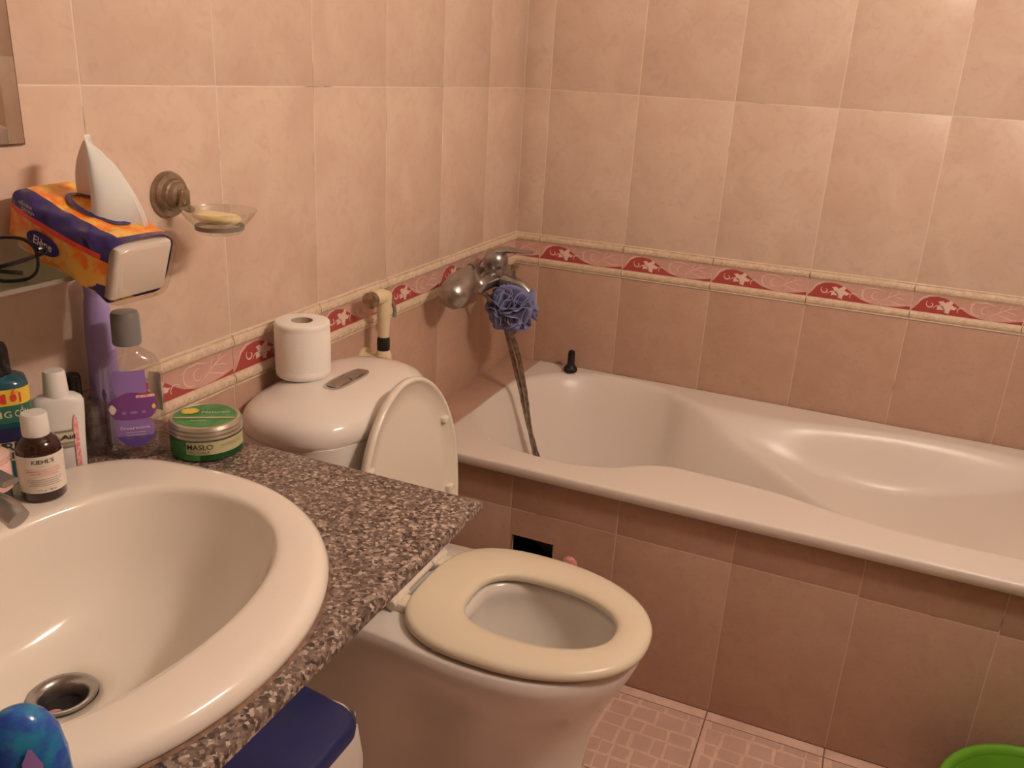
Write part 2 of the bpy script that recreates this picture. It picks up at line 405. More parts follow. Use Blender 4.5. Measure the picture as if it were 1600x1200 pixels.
tile_wall('back', wb, .0005, XR, .0775, 0, skip=lambda s, z: z < .3)
tile_wall('right', wr, .0005, -YF, .1, XR)
tile_wall('front', wf, -XR, 0, -.1, YF, skip=lambda s, z: -1.35 < s < -.35 and z < 1.9)
mat('wood_dark', (.075, .032, .016), .4, col2=(.12, .055, .028), scale=9)
m = M(); m.box(.35, 1.25, YF, YF + .02, 0, 2.06, 'wood_dark', .004); dr1 = m.build('added_dark_door'); dr1['kind'] = 'structure'; dr1['label'] = 'unseen dark brown door added to soak up bounced light'  # unseen door, added dark so this end of the room bounces less light
for z0, z1 in [(.12, .92), (1.02, 1.95)]:
    m = M(); m.box(.46, 1.14, YF + .018, YF + .030, z0, z1, 'wood_dark', .004); m.build('panel', dr1)
m = M(); m.tube([(.42, YF + .02, 1.0), (.42, YF + .07, 1.0), (.50, YF + .075, 1.0)], .009, 'chrome'); m.build('door_handle', dr1)
backing('ceiling', -.12, XR + .12, YF - .12, .12, CEIL, CEIL + .1, 'plaster')
fl = backing('floor', -.12, XR + .12, YF - .12, .12, -.1, -.0012, 'grout_floor'); fl['label'] = 'floor of pale pink tiles printed with small irregular pavers'
_ft = {}
def floor_tile(w, h):
    k = (round(w, 3), round(h, 3))
    if k in _ft: return _ft[k]
    rnd = random.Random(11); g = G / 2; b = .0015; m = M()
    r = lambda d, n: [(g + d, g + d, n), (w - g - d, g + d, n), (w - g - d, h - g - d, n), (g + d, h - g - d, n)]
    m.loft([r(0, -.005), r(0, -b), r(b, -.0002)], 'tile_floor')
    y = .008
    while y < .235:
        dy = rnd.uniform(.032, .046); x = .006 + rnd.uniform(0, .012)
        while x < .235:
            dx = rnd.choice([.022, .036, .044, .050]) * rnd.uniform(.9, 1.1); x1, y1 = min(x + dx, .244), min(y + dy, .245)
            if x1 - x > .012 and y1 - y > .012 and x1 < w - .004 and y1 < h - .004:
                j = lambda: rnd.uniform(-.0025, .0025); q = [(x + j(), y + j()), (x1 + j(), y + j()), (x1 + j(), y1 + j()), (x + j(), y1 + j())]
                cx, cyy = (x + x1) / 2, (y + y1) / 2
                m.loft([[(a, c, -.0004) for a, c in q], [(cx + (a - cx) * .94, cyy + (c - cyy) * .94, .0006) for a, c in q]], 'tile_paver', False, True)
            x = x1 + .006
        y += dy + .006
    _ft[k] = m.mesh('tile', False); return _ft[k]
XJ, YJ, DA = .8133, -.7255, .697
xs = [max(0, XJ + k * W_T) for k in range(-4, 5)]; xs = sorted(set(round(x, 4) for x in xs if x < XR)) + [XR]
ys = [-DA + .001] + [YJ - k * W_T for k in range(0, 11)] + [YF]
for a, b in zip(xs, xs[1:]):
    for c, d in zip(ys, ys[1:]):
        if b - a > .01 and c - d > .01: link('tile', floor_tile(b - a, c - d), fl, mtx=MTX['floor'](a, d, 0))
# ---- tiled bath front with its service opening, and the ledge at the head of the tub
HX0, HX1, HZ0, HZ1 = .319, .421, .205, .3125
ap = M()
for x0, x1, z0, z1 in [(0, HX0, 0, .4715), (HX1, XR, 0, .4715), (HX0, HX1, 0, HZ0), (HX0, HX1, HZ1, .4715)]: ap.box(x0, x1, -DA + .0006, -DA + .012, z0, z1, 'grout_pink')
apo = ap.build('wall_bath_front', smooth=False); apo['kind'] = 'structure'; apo['label'] = 'dusky pink tiled bath front below the tub rim'
ax = [0, .0633, .3133, .5633, .8133, 1.0633, 1.3133, 1.5633, XR]
for a, b in zip(ax, ax[1:]):
    zs = .379 if b < 1.1 else (.376 if b < 1.4 else .372)
    link('tile', slab(b - a, .4715 - zs, 'tile_dark'), apo, mtx=MTX['back'](a, zs, -DA))
    if abs(a - .3133) < .001:
        m = M(); g = G / 2
        for x0, x1, z0, z1 in [(a + g, HX0, g, zs - g), (HX1, b - g, g, zs - g), (HX0, HX1, g, HZ0), (HX0, HX1, HZ1, zs - g)]: m.box(x0, x1, -DA, -DA + .005, z0, z1, 'tile_dark')
        m.build('tile', apo, smooth=False)
    else: link('tile', slab(b - a, zs, 'tile_dark'), apo, mtx=MTX['back'](a, 0, -DA))
lg = M(); lg.box(0, .0985, -DA + .0125, 0, .44, .4948, 'grout_pink'); lgo = lg.build('trim_1', smooth=False); lgo['kind'] = 'structure'; lgo['label'] = 'narrow pink tiled ledge between the wall and the tub end'
for a, b in [(-.25, 0), (-.5, -.25), (-.697, -.5)]: link('tile', slab(.0985, b - a, 'tile_dark'), lgo, mtx=MTX['floor'](0, a, .4955))

# ------------------------------------------------------------------ wall lamp on the right wall (outside the frame)
lm = empty('wall_lamp', LAMP_LOC, 0, 'wall lamp with three bare warm bulbs on the right wall', 'lamp')
m = M(); m.box(-.022, -.0005, -.17, .17, -.035, .035, 'white_plastic', .006); m.build('base', lm)
for k in (-1, 0, 1):
    m = M(); m.tube([(-.02, .11 * k, 0), (-.05, .11 * k, 0), (-.06, .11 * k, -.008), (-.06, .11 * k, -.03)], .013, 'white_plastic', 12); m.build('socket', lm)
    m = M(); m.lathe([(.002, -.102), (.018, -.096), (.030, -.077), (.032, -.065), (.026, -.047), (.016, -.030)], 'bulb', 12, c=(-.06, .11 * k)); m.build('bulb', lm)

# ------------------------------------------------------------------ bathtub
TX0, TX1, TY0, TY1, TZ = .10, 1.612, -.722, -.0015, .503
YC = -.338
well = [(.105, 0), (.112, .085), (.13, .155), (.165, .215), (.22, .265), (.30, .297), (.38, .305), (.45, .298), (.52, .270), (.58, .225), (.66, .188), (.76, .160), (.86, .125), (.96, .080), (1.04, .035), (1.09, 0)]
back = [(.50, 0), (.53, .10), (.57, .185), (.62, .212), (.75, .215), (.87, .225), (1.0, .255), (1.15, .275), (1.35, .275), (1.46, .25), (1.53, .18), (1.565, .08), (1.575, 0)]
def tub_z(x, y):
    dy = abs(y - YC)
    if x < .40: dw = (1 - (abs((x - .40) / .288) ** 2.5 + (dy / .304) ** 2.5) ** .4) * .304
    else: dw = cr_tab(well, x) - dy
    zw = TZ - .365 * sstep((dw + .012) / .19) ** .8 if .105 < x < 1.09 else TZ
    db = cr_tab(back, x) - dy
    zb_floor = cr_tab([(.5, .495), (.62, .47), (.8, .425), (.95, .385), (1.08, .365), (1.2, .375), (1.34, .42), (1.47, .475), (1.57, .5)], x)
    zb = TZ + (zb_floor - TZ) * sstep((db + .008) / .085) if .5 < x < 1.575 else TZ
    z = smin(zw, zb, .018) + .0
    # rolled outer edge
    e = min(x - TX0, TX1 - x, y - TY0, TY1 - y)
    if e < .0055: z -= .0055 - math.sqrt(max(0, .0055 ** 2 - (.0055 - e) ** 2))
    return min(z, TZ)
NX, NY = 190, 96
def spread(u):  # finer sampling at both edges
    return u
xsn = [TX0 + d for d in (0, .0006, .0018, .0035, .0058)] + [TX0 + .012 + (TX1 - TX0 - .024) * i / NX for i in range(NX + 1)] + [TX1 - d for d in (.0058, .0035, .0018, .0006, 0)]
ysn = [TY0 + d for d in (0, .0006, .0018, .0035, .0058)] + [TY0 + .012 + (TY1 - TY0 - .024) * i / NY for i in range(NY + 1)] + [TY1 - d for d in (.0058, .0035, .0018, .0006, 0)]
tb = empty('bathtub', (TX0 + .6, YC, 0), 0, 'white built-in bathtub with a sculpted inside, set behind a pink tiled front', 'bathtub')
m = M(); base = 0
V = [(x - TX0 - .6, y - YC, tub_z(x, y)) for x in xsn for y in ysn]; ny = len(ysn); nx = len(xsn)
m.v = V; m.mi('ceramic_tub')
for i in range(nx - 1):
    for j in range(ny - 1):
        a = i * ny + j; m.f.append((a, a + ny, a + ny + 1, a + 1)); m.m.append(0)
loop = [i * ny for i in range(nx)] + [(nx - 1) * ny + j for j in range(1, ny)] + [i * ny + ny - 1 for i in range(nx - 2, -1, -1)] + [j for j in range(ny - 2, 0, -1)]
b0 = len(m.v); n = len(loop); m.v += [(m.v[q][0], m.v[q][1], TZ - .027) for q in loop]; b1 = len(m.v)
m.v += [(m.v[q][0] * .995, m.v[q][1] * .985, TZ - .031) for q in loop]
for k in range(n):
    k2 = (k + 1) % n
    m.f.append((loop[k], b0 + k, b0 + k2, loop[k2])); m.m.append(0); m.f.append((b0 + k, b1 + k, b1 + k2, b0 + k2)); m.m.append(0)
m.build('tub_shell', tb, angle=60)
m = M(); m.lathe([(.03, .001), (.028, .004), (.02, .003), (.018, .0)], 'chrome_worn', 24, c=(.33 - TX0 - .6, 0)); m.build('drain', tb, (0, 0, tub_z(.33, YC)))
# black stopper standing on the far rim
st = empty('bath_stopper', (.2186, -.0575, TZ), 0, 'small black rubber bath stopper standing on the far tub rim', 'stopper')
m = M(); m.lathe([(.019, 0), (.0205, .004), (.019, .010), (.015, .015), (.011, .020)], 'black_rubber', 24); m.build('plug', st)
m = M(); m.lathe([(.011, .018), (.0105, .052), (.009, .060), (.004, .063)], 'black_gloss', 20); m.build('grip', st)

# ------------------------------------------------------------------ toilet
TY = -1.108
to = empty('toilet', (.30, TY, 0), 0, 'white close-coupled toilet with cream seat down and its lid raised', 'toilet')
def lx(x): return x - .30
prof = {
 .405: [(.05, .155), (.20, .160), (.32, .166), (.42, .177), (.52, .178), (.60, .163), (.66, .128), (.70, .080), (.718, .035), (.724, 0)],
 .385: [(.05, .158), (.20, .163), (.32, .169), (.42, .180), (.52, .181), (.60, .166), (.66, .130), (.702, .082), (.722, .035), (.728, 0)],
 .345: [(.05, .155), (.20, .160), (.32, .160), (.42, .168), (.52, .168), (.60, .150), (.655, .115), (.69, .070), (.707, .03), (.713, 0)],
 .29:  [(.05, .150), (.20, .155), (.30, .146), (.42, .140), (.52, .140), (.59, .122), (.635, .090), (.665, .055), (.680, .025), (.686, 0)],
 .22:  [(.05, .144), (.20, .149), (.29, .136), (.38, .108), (.49, .112), (.57, .098), (.61, .072), (.64, .042), (.652, .02), (.657, 0)],
 .13:  [(.05, .138), (.20, .142), (.28, .128), (.36, .080), (.47, .092), (.56, .085), (.60, .066), (.63, .040), (.642, .02), (.646, 0)],
 .05:  [(.05, .138), (.20, .142), (.28, .132), (.36, .092), (.47, .100), (.57, .092), (.615, .070), (.645, .040), (.657, .02), (.661, 0)],
 0.0:  [(.05, .140), (.20, .145), (.28, .138), (.36, .108), (.47, .112), (.58, .102), (.63, .074), (.66, .042), (.672, .02), (.676, 0)]}
def tring(tab, z, N=48):
    x0, x1 = tab[0][0], tab[-1][0]; side = []
    for i in range(N + 1):
        t = i / N; x = x1 - (x1 - x0) * (1 - cos(pi / 2 * t)) if False else x0 + (x1 - x0) * sin(pi / 2 * t)
        hw = max(0, cr_tab(tab, x)) if i < N else 0
        side.append((x, hw))
    pts = [(lx(x), -h, z) for x, h in side] + [(lx(x), h, z) for x, h in reversed(side[:-1])]
    return pts
zs = sorted(prof); m = M()
rings = [tring(prof[z], z) for z in zs]
top = rings[-1]
def inner(a, b, z, cx=.545, n=2.1):
    out = []
    for p in top:
        t = atan2(p[1] / .178, (p[0] - lx(.50)) / .22); q = sup(t, a, b, n); out.append((lx(cx) + q[0], q[1], z))
    return out
rings += [[(p[0] * .995, p[1] * .975, .409) for p in top], inner(.148, .120, .409), inner(.140, .112, .404), inner(.137, .109, .385), inner(.142, .114, .372), inner(.135, .108, .33), inner(.115, .09, .27, .53), inner(.085, .065, .225, .51), inner(.06, .045, .205, .50)]
m.loft(rings, 'ceramic'); m.build('bowl', to, angle=50)
m = M(); m.lathe([(.002, .2122), (.06, .212)], 'ceramic', 24, c=(lx(.505), 0), cap0=False, cap1=False)
# tank
m = M(); tr = []
for z, x0, x1, hy in [(.409, .03, .205, .150), (.45, .022, .222, .162), (.55, .018, .232, .172), (.66, .016, .238, .179), (.728, .016, .240, .181)]:
    r = []
    for j in range(56):
        p = sup(2 * pi * j / 56, (x1 - x0) / 2, hy, 4.2); bulge = .010 * (1 - (p[1] / hy) ** 2) if p[0] > 0 else 0
        r.append((lx((x0 + x1) / 2) + p[0] + bulge, p[1], z))
    tr.append(r)
m.loft(tr, 'ceramic'); tk = m.build('tank', to)
m = M(); 
for i in range(4): m.quad([(lx(.2512), -.075 + i * .007, .655 - .002 * (i % 2)), (lx(.2512), -.071 + i * .007, .655 - .002 * (i % 2)), (lx(.2512), -.071 + i * .007, .664), (lx(.2512), -.075 + i * .007, .664)], 'violet_deep')
m.build('print', tk, smooth=False)
# tank lid: low dome with a deep rolled lip
m = M(); tr = []
for z, d, n in [(.724, .012, 3.0), (.726, .004, 2.9), (.735, 0, 2.8), (.750, -.001, 2.75), (.762, .004, 2.7), (.771, .013, 2.6), (.778, .030, 2.5), (.7825, .055, 2.4), (.7850, .085, 2.2), (.7855, .12, 2.0)]:
    r = []
    for j in range(72):
        p = sup(2 * pi * j / 72, max(.119 - d, .01), max(.192 - d, .07 if z > .785 else .03), n); r.append((lx(.131) + p[0] + (.008 * (1 - (p[1] / .192) ** 2) if p[0] > 0 else 0) * min(1, p[0] / .05 if p[0] > 0 else 0), p[1], z))
    tr.append(r)
m.loft(tr, 'ceramic'); m.build('tank_lid', to, angle=60)
fb = M()
def stad(hx, hy, z): return [(lx(.146) + p[0], .003 + p[1], z) for p in [sup(2 * pi * j / 40, hx, hy, 3.2) for j in range(40)]]
fb.loft([stad(.020, .058, .782), stad(.020, .058, .7875), stad(.0185, .0565, .7885), stad(.0155, .053, .7880), stad(.015, .0525, .7868)], 'chrome'); fbo = fb.build('flush_plate', to)
fb = M()
for s_ in (-1, 1):
    fb = M(); fb.loft([[(x, y, z) for x, y, z in rrect(lx(.146), .003 + s_ * .026, .0128, .0248, .010, zz)] for zz in (.786, .7886, .7890)], 'chrome_worn'); fb.build('button', fbo)
# seat ring
def egg(t, a, hw, cx, n=2.25):
    p = sup(t, a, hw, n if cos(t) > 0 else n + .75); x = p[0]
    return (lx(cx) + x, p[1] * (1 - .10 * (x / a) * (1 if x > 0 else .3)))
def eggring(a, hw, cx, z, n=2.25, N=72): return [(*egg(2 * pi * j / N, a, hw, cx, n), z) for j in range(N)]
m = M()
m.loft([eggring(.207, .168, .528, .4135), eggring(.212, .1735, .528, .418), eggring(.2125, .174, .528, .424), eggring(.210, .1715, .528, .430), eggring(.203, .164, .528, .4335),
        eggring(.180, .140, .53, .4355), eggring(.150, .110, .54, .4345), eggring(.137, .097, .546, .431), eggring(.1325, .0925, .547, .4255), eggring(.134, .094, .547, .418), eggring(.137, .097, .547, .4135)], 'seat_plastic', False, False)
seat = m.build('seat', to, angle=70)
seatbump = [(.42, .155), (.42, -.155), (.62, .120), (.62, -.120)]
for x, y in seatbump:
    m = M(); m.lathe([(.008, .4085), (.009, .414)], 'seat_plastic', 14, c=(lx(x), y)); m.build('bumper', seat)
# seat lid, raised and leaning on the tank; u across, v up from the hinge
m = M(); lt = R(4.4)
def lidp(u, v, n): return (lx(.299) - sin(lt) * v + cos(lt) * n, u, .4275 + cos(lt) * v + sin(lt) * n)
LH = .392
def lidring(d, n, N=72):
    r = []
    for j in range(N):
        t = 2 * pi * j / N; p = sup(t, .170 - d, .196 - d, 2.05 if sin(t) > 0 else 3.4)
        yy = p[1]; wsc = 1 - (.10 * max(0, yy / .196) ** 1.2); r.append(lidp(p[0] * wsc, .188 + yy, n))
    return r
m.loft([lidring(.03, -.0135), lidring(.010, -.013), lidring(.002, -.008), lidring(0, 0), lidring(.002, .005), lidring(.006, .006), lidring(.010, .003), lidring(.016, -.004), lidring(.05, -.007), lidring(.12, -.0085)], 'lid_plastic')
sl = m.build('seat_lid', to, angle=60)
for u, v in [(.132, .265), (-.132, .265), (.14, .12), (-.14, .12)]:
    m = M(); m.box(-.006, .006, -.009, .009, -.006, .007, 'lid_plastic', .003)
    o = m.build('bumper', sl); o.location = lidp(u, v, -.001); o.rotation_euler = (0, R(90) - lt * 1, 0)
for y in (-.075, .075):
    m = M(); m.tube([(lx(.300), y - .026, .424), (lx(.300), y + .026, .424)], .0095, 'lid_plastic', 16); m.box(lx(.290), lx(.332), y - .018, y + .018, .4085, .426, 'seat_plastic', .004); m.build('hinge', to)
# dark cement smear where the foot meets the floor
m = M()
N = 48; rnd = random.Random(3); ri = tring(prof[0.0], .0, 24)
ro = []
for p in ri:
    k = 1.03 + .05 * rnd.random() + (.10 * max(0, sin(3 * p[0] * 10)) if p[1] > 0 else 0); ro.append((p[0] * k if p[0] > 0 else p[0], p[1] * (k + .05), .001))
m.loft([[(p[0], p[1], .012) for p in ri], ro], 'stain', False, False); m.build('cement_joint', to)

# toilet roll on the tank lid
tr_ = empty('toilet_roll', (.064, -1.120, .7855), 0, 'fresh white toilet roll standing on the tank lid', 'toilet roll')
m = M(); Rr = .0485
m.lathe([(.019, .001), (.044, 0), (.0475, .003), (Rr, .010), (Rr, .013), (Rr - .0006, .016), (Rr, .019), (Rr + .0004, .050), (Rr, .086), (Rr - .0007, .089), (Rr, .092), (Rr, .096), (.0475, .0995), (.044, .101), (.019, .1005)], 'paper', 48, False, False); m.build('paper_layers', tr_, angle=60)
m = M(); m.lathe([(.0195, .0005), (.0195, .100), (.0185, .100), (.0185, .0005)], 'card', 32, False, False); m.build('core', tr_)

# ------------------------------------------------------------------ counter and basin
CX, CY0, CY1, CZ = .564, -1.425, YF + .002, .80
BC = (.272, -1.835)
def basin_out(t, k=1.0, e=0.0):
    c = cos(t); s_ = sin(t); n = 2.05 + 1.1 * sstep(-c * 2.2); a = (.270 if c > 0 else .213) * k + e; b = .284 * k + e
    r = ((abs(c) / a) ** n + (abs(s_) / b) ** n) ** (-1 / n); return (r * c, r * s_)
NB = 96
cnt = M(); hole = [(BC[0] + basin_out(2 * pi * j / NB, .93)[0], BC[1] + basin_out(2 * pi * j / NB, .93)[1]) for j in range(NB)]
def rect_at(t, x0, x1, y0, y1):
    dx, dy = cos(t), sin(t); ks = []
    if dx > 1e-9: ks.append((x1 - BC[0]) / dx)
    if dx < -1e-9: ks.append((x0 - BC[0]) / dx)
    if dy > 1e-9: ks.append((y1 - BC[1]) / dy)
    if dy < -1e-9: ks.append((y0 - BC[1]) / dy)
    k = min(ks); return (BC[0] + dx * k, BC[1] + dy * k)
x0, x1, y0, y1 = .0008, CX, -2.42, CY0
angs = []
for p in hole: angs.append(atan2(p[1] - BC[1], p[0] - BC[0]))
outer = [rect_at(a, x0, x1, y0, y1) for a in angs]
for cx, cy in [(x0, y0), (x1, y0), (x1, y1), (x0, y1)]:
    j = min(range(NB), key=lambda q: (outer[q][0] - cx) ** 2 + (outer[q][1] - cy) ** 2); outer[j] = (cx, cy)
def inset(p, d):
    x, y = p
    if abs(x - x1) < 1e-6: x -= d
    if abs(y - y1) < 1e-6: y -= d
    return (x, y)
T = .019
cnt.loft([[(*p, CZ - T) for p in hole], [(*inset(p, .005), CZ - T) for p in outer], [(*p, CZ - T + .006) for p in outer], [(*p, CZ - .006) for p in outer], [(*inset(p, .0018), CZ - .0018) for p in outer], [(*inset(p, .006), CZ) for p in outer], [(*p, CZ) for p in hole], [(*p, CZ - T) for p in hole]], 'granite', False, False)
co = cnt.build('countertop', angle=35); tag(co, 'brown speckled granite countertop holding the washbasin', 'countertop')
m = M(); m.box(.001, .50, -2.40, -2.34, 0, CZ - T - .001, 'tile_dark'); sup_o = m.build('counter_support', smooth=False); tag(sup_o, 'tiled upright carrying the far left end of the granite countertop', 'support')
ba = empty('washbasin', (BC[0], BC[1], CZ), 0, 'cream white oval drop-in washbasin set in the granite top', 'washbasin')
def bring(k, z, e=0): return [(*basin_out(2 * pi * j / NB, k, e), z) for j in range(NB)]
def iring(a_f, a_b, b_, z, cx=.030, n=2.15, nb=2.5, yo=0):
    out = []
    for j in range(NB):
        t = 2 * pi * j / NB; c = cos(t); s_ = sin(t); a = a_f if c > 0 else a_b; n_ = n + (nb - n) * sstep(-c * 2)
        r = ((abs(c) / a) ** n_ + (abs(s_) / b_) ** n_) ** (-1 / n_); out.append((cx + r * c, yo + r * s_, z))
    return out
rings = [bring(.90, -.02), bring(.955, .001), bring(1, .001, -.001), bring(1, .004, .0015), bring(1, .011, .002), bring(1, .018, -.001), bring(1, .0228, -.006), bring(1, .0252, -.012), bring(1, .0260, -.020), bring(1, .0262, -.030),
         iring(.183, .150, .236, .0262, .030), iring(.178, .145, .231, .0256, .030), iring(.174, .141, .227, .0232, .030), iring(.1715, .1385, .2245, .018, .030), iring(.169, .136, .222, .008, .029), iring(.163, .130, .215, -.012, .026), iring(.154, .122, .204, -.04, .020), iring(.140, .112, .186, -.07, .012), iring(.116, .094, .154, -.097, .004), iring(.082, .072, .108, -.115, -.003), iring(.050, .047, .060, -.1225, -.006, yo=.010), iring(.034, .034, .035, -.125, -.007, yo=.012), iring(.032, .032, .032, -.130, -.007, yo=.012), iring(.030, .030, .030, -.16, -.007, yo=.012)]
m = M(); m.loft(rings, 'ceramic_sink', False, True); m.build('bowl', ba, angle=60)
m = M(); c = (-.007, .012)
m.lathe([(.0335, -.1252), (.0345, -.1225), (.031, -.1215), (.026, -.1235), (.0235, -.128), (.0225, -.145)], 'chrome_worn', 36, False, False, c=c); dr = m.build('drain', ba)
m = M(); m.lathe([(.0225, -.143), (.002, -.143)], 'dark_hole', 30, False, True, c=c)
m.build('drain_hole', dr)
m = M(); m.lathe([(.010, -.1425), (.009, -.137), (.004, -.134)], 'pink_rubber', 16, True, True, c=(c[0] + .003, -.004)); m.build('drain_debris', dr)
# black gap of old sealant around the rim
m = M(); m.loft([bring(1, .0004, .004), bring(1, .0016, .003), bring(1, .0022, .0005)], 'stain', False, False); m.build('sealant', ba)
# basin tap
ft = empty('basin_tap', (.104, -1.848, CZ + .0262), 0, 'worn chrome single-lever tap on the washbasin', 'tap')
m = M(); m.lathe([(.026, 0), (.026, .006), (.021, .012), (.020, .06), (.021, .075), (.017, .082), (.004, .084)], 'grey_metal', 28); m.build('body', ft)
m = M()
sp = spline([(.01, 0, .048), (.06, 0, .068), (.11, .001, .080), (.15, .002, .080), (.168, .002, .072)], 6)
for i, p in enumerate(sp): pass
m.tube(sp, [.014 - .003 * i / len(sp) for i in range(len(sp))], 'grey_metal', 16); m.build('spout', ft)
m = M()
def lev(x, w, t, z): return [(x, y, zz) for y, zz in [(-w, z), (-w * .7, z + t), (w * .7, z + t), (w, z), (w * .7, z - t), (-w * .7, z - t)]]
m.loft([lev(-.01, .012, .006, .088), lev(.03, .013, .006, .098), (lev(.09, .014, .005, .108)), lev(.145, .013, .004, .1115), lev(.168, .009, .003, .112)], 'grey_metal'); m.build('lever', ft)

# ------------------------------------------------------------------ bath mixer, handset, loofah
mx = empty('bath_mixer', (0, -.30, .805), 0, 'worn chrome bath mixer with lever handle on the tiled wall above the tub', 'mixer tap')
for y in (-.075, .075):
    m = M(); m.tube([(.0005, y, 0), (.004, y, 0), (.010, y, 0), (.014, y, 0), (.016, y, 0)], [.031, .0315, .028, .017, .013], 'chrome_worn', 24); m.build('flange', mx)
    m = M(); m.tube([(.014, y, 0), (.066, y, 0)], .0135, 'chrome_worn', 18); m.build('inlet', mx)
m = M(); m.tube([(.068, y, 0) for y in (-.112, -.108, -.10, -.085, -.04, .0, .05, .09, .10)], [.010, .017, .022, .023, .022, .024, .022, .021, .012], 'chrome_worn', 24); m.build('body', mx)
m = M(); m.lathe([(.024, -.012), (.027, .010), (.029, .022), (.0275, .026), (.028, .030), (.031, .034), (.032, .050), (.029, .062), (.020, .072), (.006, .075)], 'chrome_worn', 28, c=(.071, 0)); m.build('cartridge_housing', mx)
m = M()
def lev2(x, w, t, z): return [(x, w * cos(2 * pi * j / 14), z + t * sin(2 * pi * j / 14)) for j in range(14)]
m.loft([lev2(.052, .018, .010, .064), lev2(.080, .020, .011, .072), lev2(.105, .017, .008, .0775), lev2(.135, .015, .005, .0785), lev2(.165, .0145, .004, .0790), lev2(.172, .010, .002, .0790)], 'chrome_worn'); m.build('lever', mx)
m = M(); sp = spline([(.075, .0, -.004), (.11, .0, -.002), (.145, .0, -.010), (.168, .0, -.026)], 5); m.tube(sp, [.019 - .006 * i / (len(sp) - 1) for i in range(len(sp))], 'chrome_worn', 18); m.build('spout', mx)
m = M(); m.lathe([(.004, .005), (.004, .026), (.0085, .028), (.0095, .034), (.0085, .043), (.003, .044)], 'brass_old', 16, c=(.125, .0)); m.build('diverter_knob', mx)
m = M(); m.tube([(.068, -.100, .012), (.064, -.112, .030), (.058, -.118, .045)], [.012, .011, .014], 'chrome_worn', 14); m.build('cradle', mx)
hs = empty('shower_handset', (.068, -.50, .80), 0, 'chrome shower handset with round head, hanging beside the bath mixer', 'shower head')
P0, P1 = Vector((-.006, .062, .054)), Vector((.012, -.088, .004)); ax_ = (P1 - P0)
def hpt(t): return P0 + ax_ * t + Vector((.010 * sin(pi * t), 0, .010 * sin(pi * t)))
m = M(); ts = [0, .1, .22, .36, .5, .64, .78, .88, .95, 1.0]; m.tube([hpt(t) for t in ts], [.010, .012, .017, .024, .030, .035, .0365, .034, .028, .010], 'chrome_worn', 28); m.build('head', hs)
hd = [P0 + Vector((0, .004, .001)), P0 + Vector((-.008, .030, 0)), P0 + Vector((-.012, .055, -.012)), P0 + Vector((-.013, .060, -.040))]
m = M(); m.tube(spline(hd, 5), .0105, 'chrome_worn', 16); m.build('handle', hs)
hp = [(.080, -.292, .785), (.095, -.296, .72), (.117, -.30, .65), (.156, -.30, .53), (.198, -.297, .39), (.262, -.282, .22), (.305, -.265, .172), (.325, -.285, .166), (.30, -.31, .178), (.245, -.312, .27), (.205, -.312, .39), (.176, -.312, .53), (.142, -.318, .65), (.095, -.345, .745), (.062, -.381, .795), (.0555, -.384, .818)]
m = M(); sp = spline([(x - .068, y + .50, z - .80) for x, y, z in hp], 8)
m.tube(sp, [.0062 + (.0007 if i % 2 else -.0003) for i in range(len(sp))], 'steel_hose', 12); m.build('hose', hs)
lf = empty('loofah', (.131, -.318, .738), 0, 'blue mesh bath puff hanging from the bath mixer', 'loofah')
rnd = random.Random(5); m = M()
for k in range(26):
    ax1 = Vector((rnd.gauss(0, 1), rnd.gauss(0, 1), rnd.gauss(0, 1))).normalized(); b1 = ax1.orthogonal().normalized(); b2 = ax1.cross(b1)
    ph, fr = rnd.uniform(0, 6.28), rnd.randint(3, 5); ro = rnd.uniform(.054, .066); a0 = rnd.uniform(0, 6.28); span = rnd.uniform(2.6, 4.4); tilt = rnd.uniform(-.012, .012)
    def rf(u, v, ax1=ax1, b1=b1, b2=b2, ph=ph, fr=fr, ro=ro, a0=a0, span=span, tilt=tilt):
        a = a0 + span * u; r = .014 + (ro - .014) * v; w_ = (.005 + .017 * v * v) * sin(fr * a + ph) + tilt * v; rr = r * (1 - .06 * cos(fr * 2 * a + ph))
        return (b1 * cos(a) + b2 * sin(a)) * rr + ax1 * w_
    m.grid(rf, 44, 5, 'loofah')
lo_ = m.build('ruffles', lf, angle=180); sol = lo_.modifiers.new('thick', 'SOLIDIFY'); sol.thickness = .0008
m = M(); m.tube(spline([(-.004, 0, .0), (-.006, .004, .04), (-.012, .014, .075), (-.006, .018, .088), (.002, .014, .075), (.002, .004, .04), (.0, 0, 0)], 6), .0016, 'loofah', 8); m.build('cord', lf)

# ------------------------------------------------------------------ bidet sprayer on the wall by the tank
bs = empty('bidet_sprayer', (.05, -.822, .72), 0, 'cream plastic bidet sprayer with black collar on the wall behind the toilet tank', 'bidet sprayer')
m = M(); m.tube([(0, -.040, .146), (0, -.030, .147), (0, -.006, .145), (0, .010, .140), (0, .018, .132)], [.013, .0145, .0155, .0145, .009], 'cream_plastic', 18)
m.build('head', bs)
m = M(); m.tube([(0, .002, .142), (0, .002, .115), (0, .001, .085), (0, 0, .056)], [.0165, .0150, .0130, .0115], 'cream_plastic', 18); m.build('handle', bs)
m = M(); m.tube([(0, -.058, .1455), (0, -.055, .1455), (0, -.043, .146), (0, -.040, .146)], [.012, .017, .017, .012], 'brass_old', 20); m.build('nozzle', bs)
m = M(); m.tube(spline([(0, .016, .130), (.004, .030, .124), (.006, .036, .108), (.006, .034, .092)], 4), .0042, 'taupe', 10); m.build('trigger', bs)
m = M(); m.lathe([(.012, .026), (.0135, .028), (.0135, .050), (.012, .056)], 'black_rubber', 20); m.build('collar', bs)
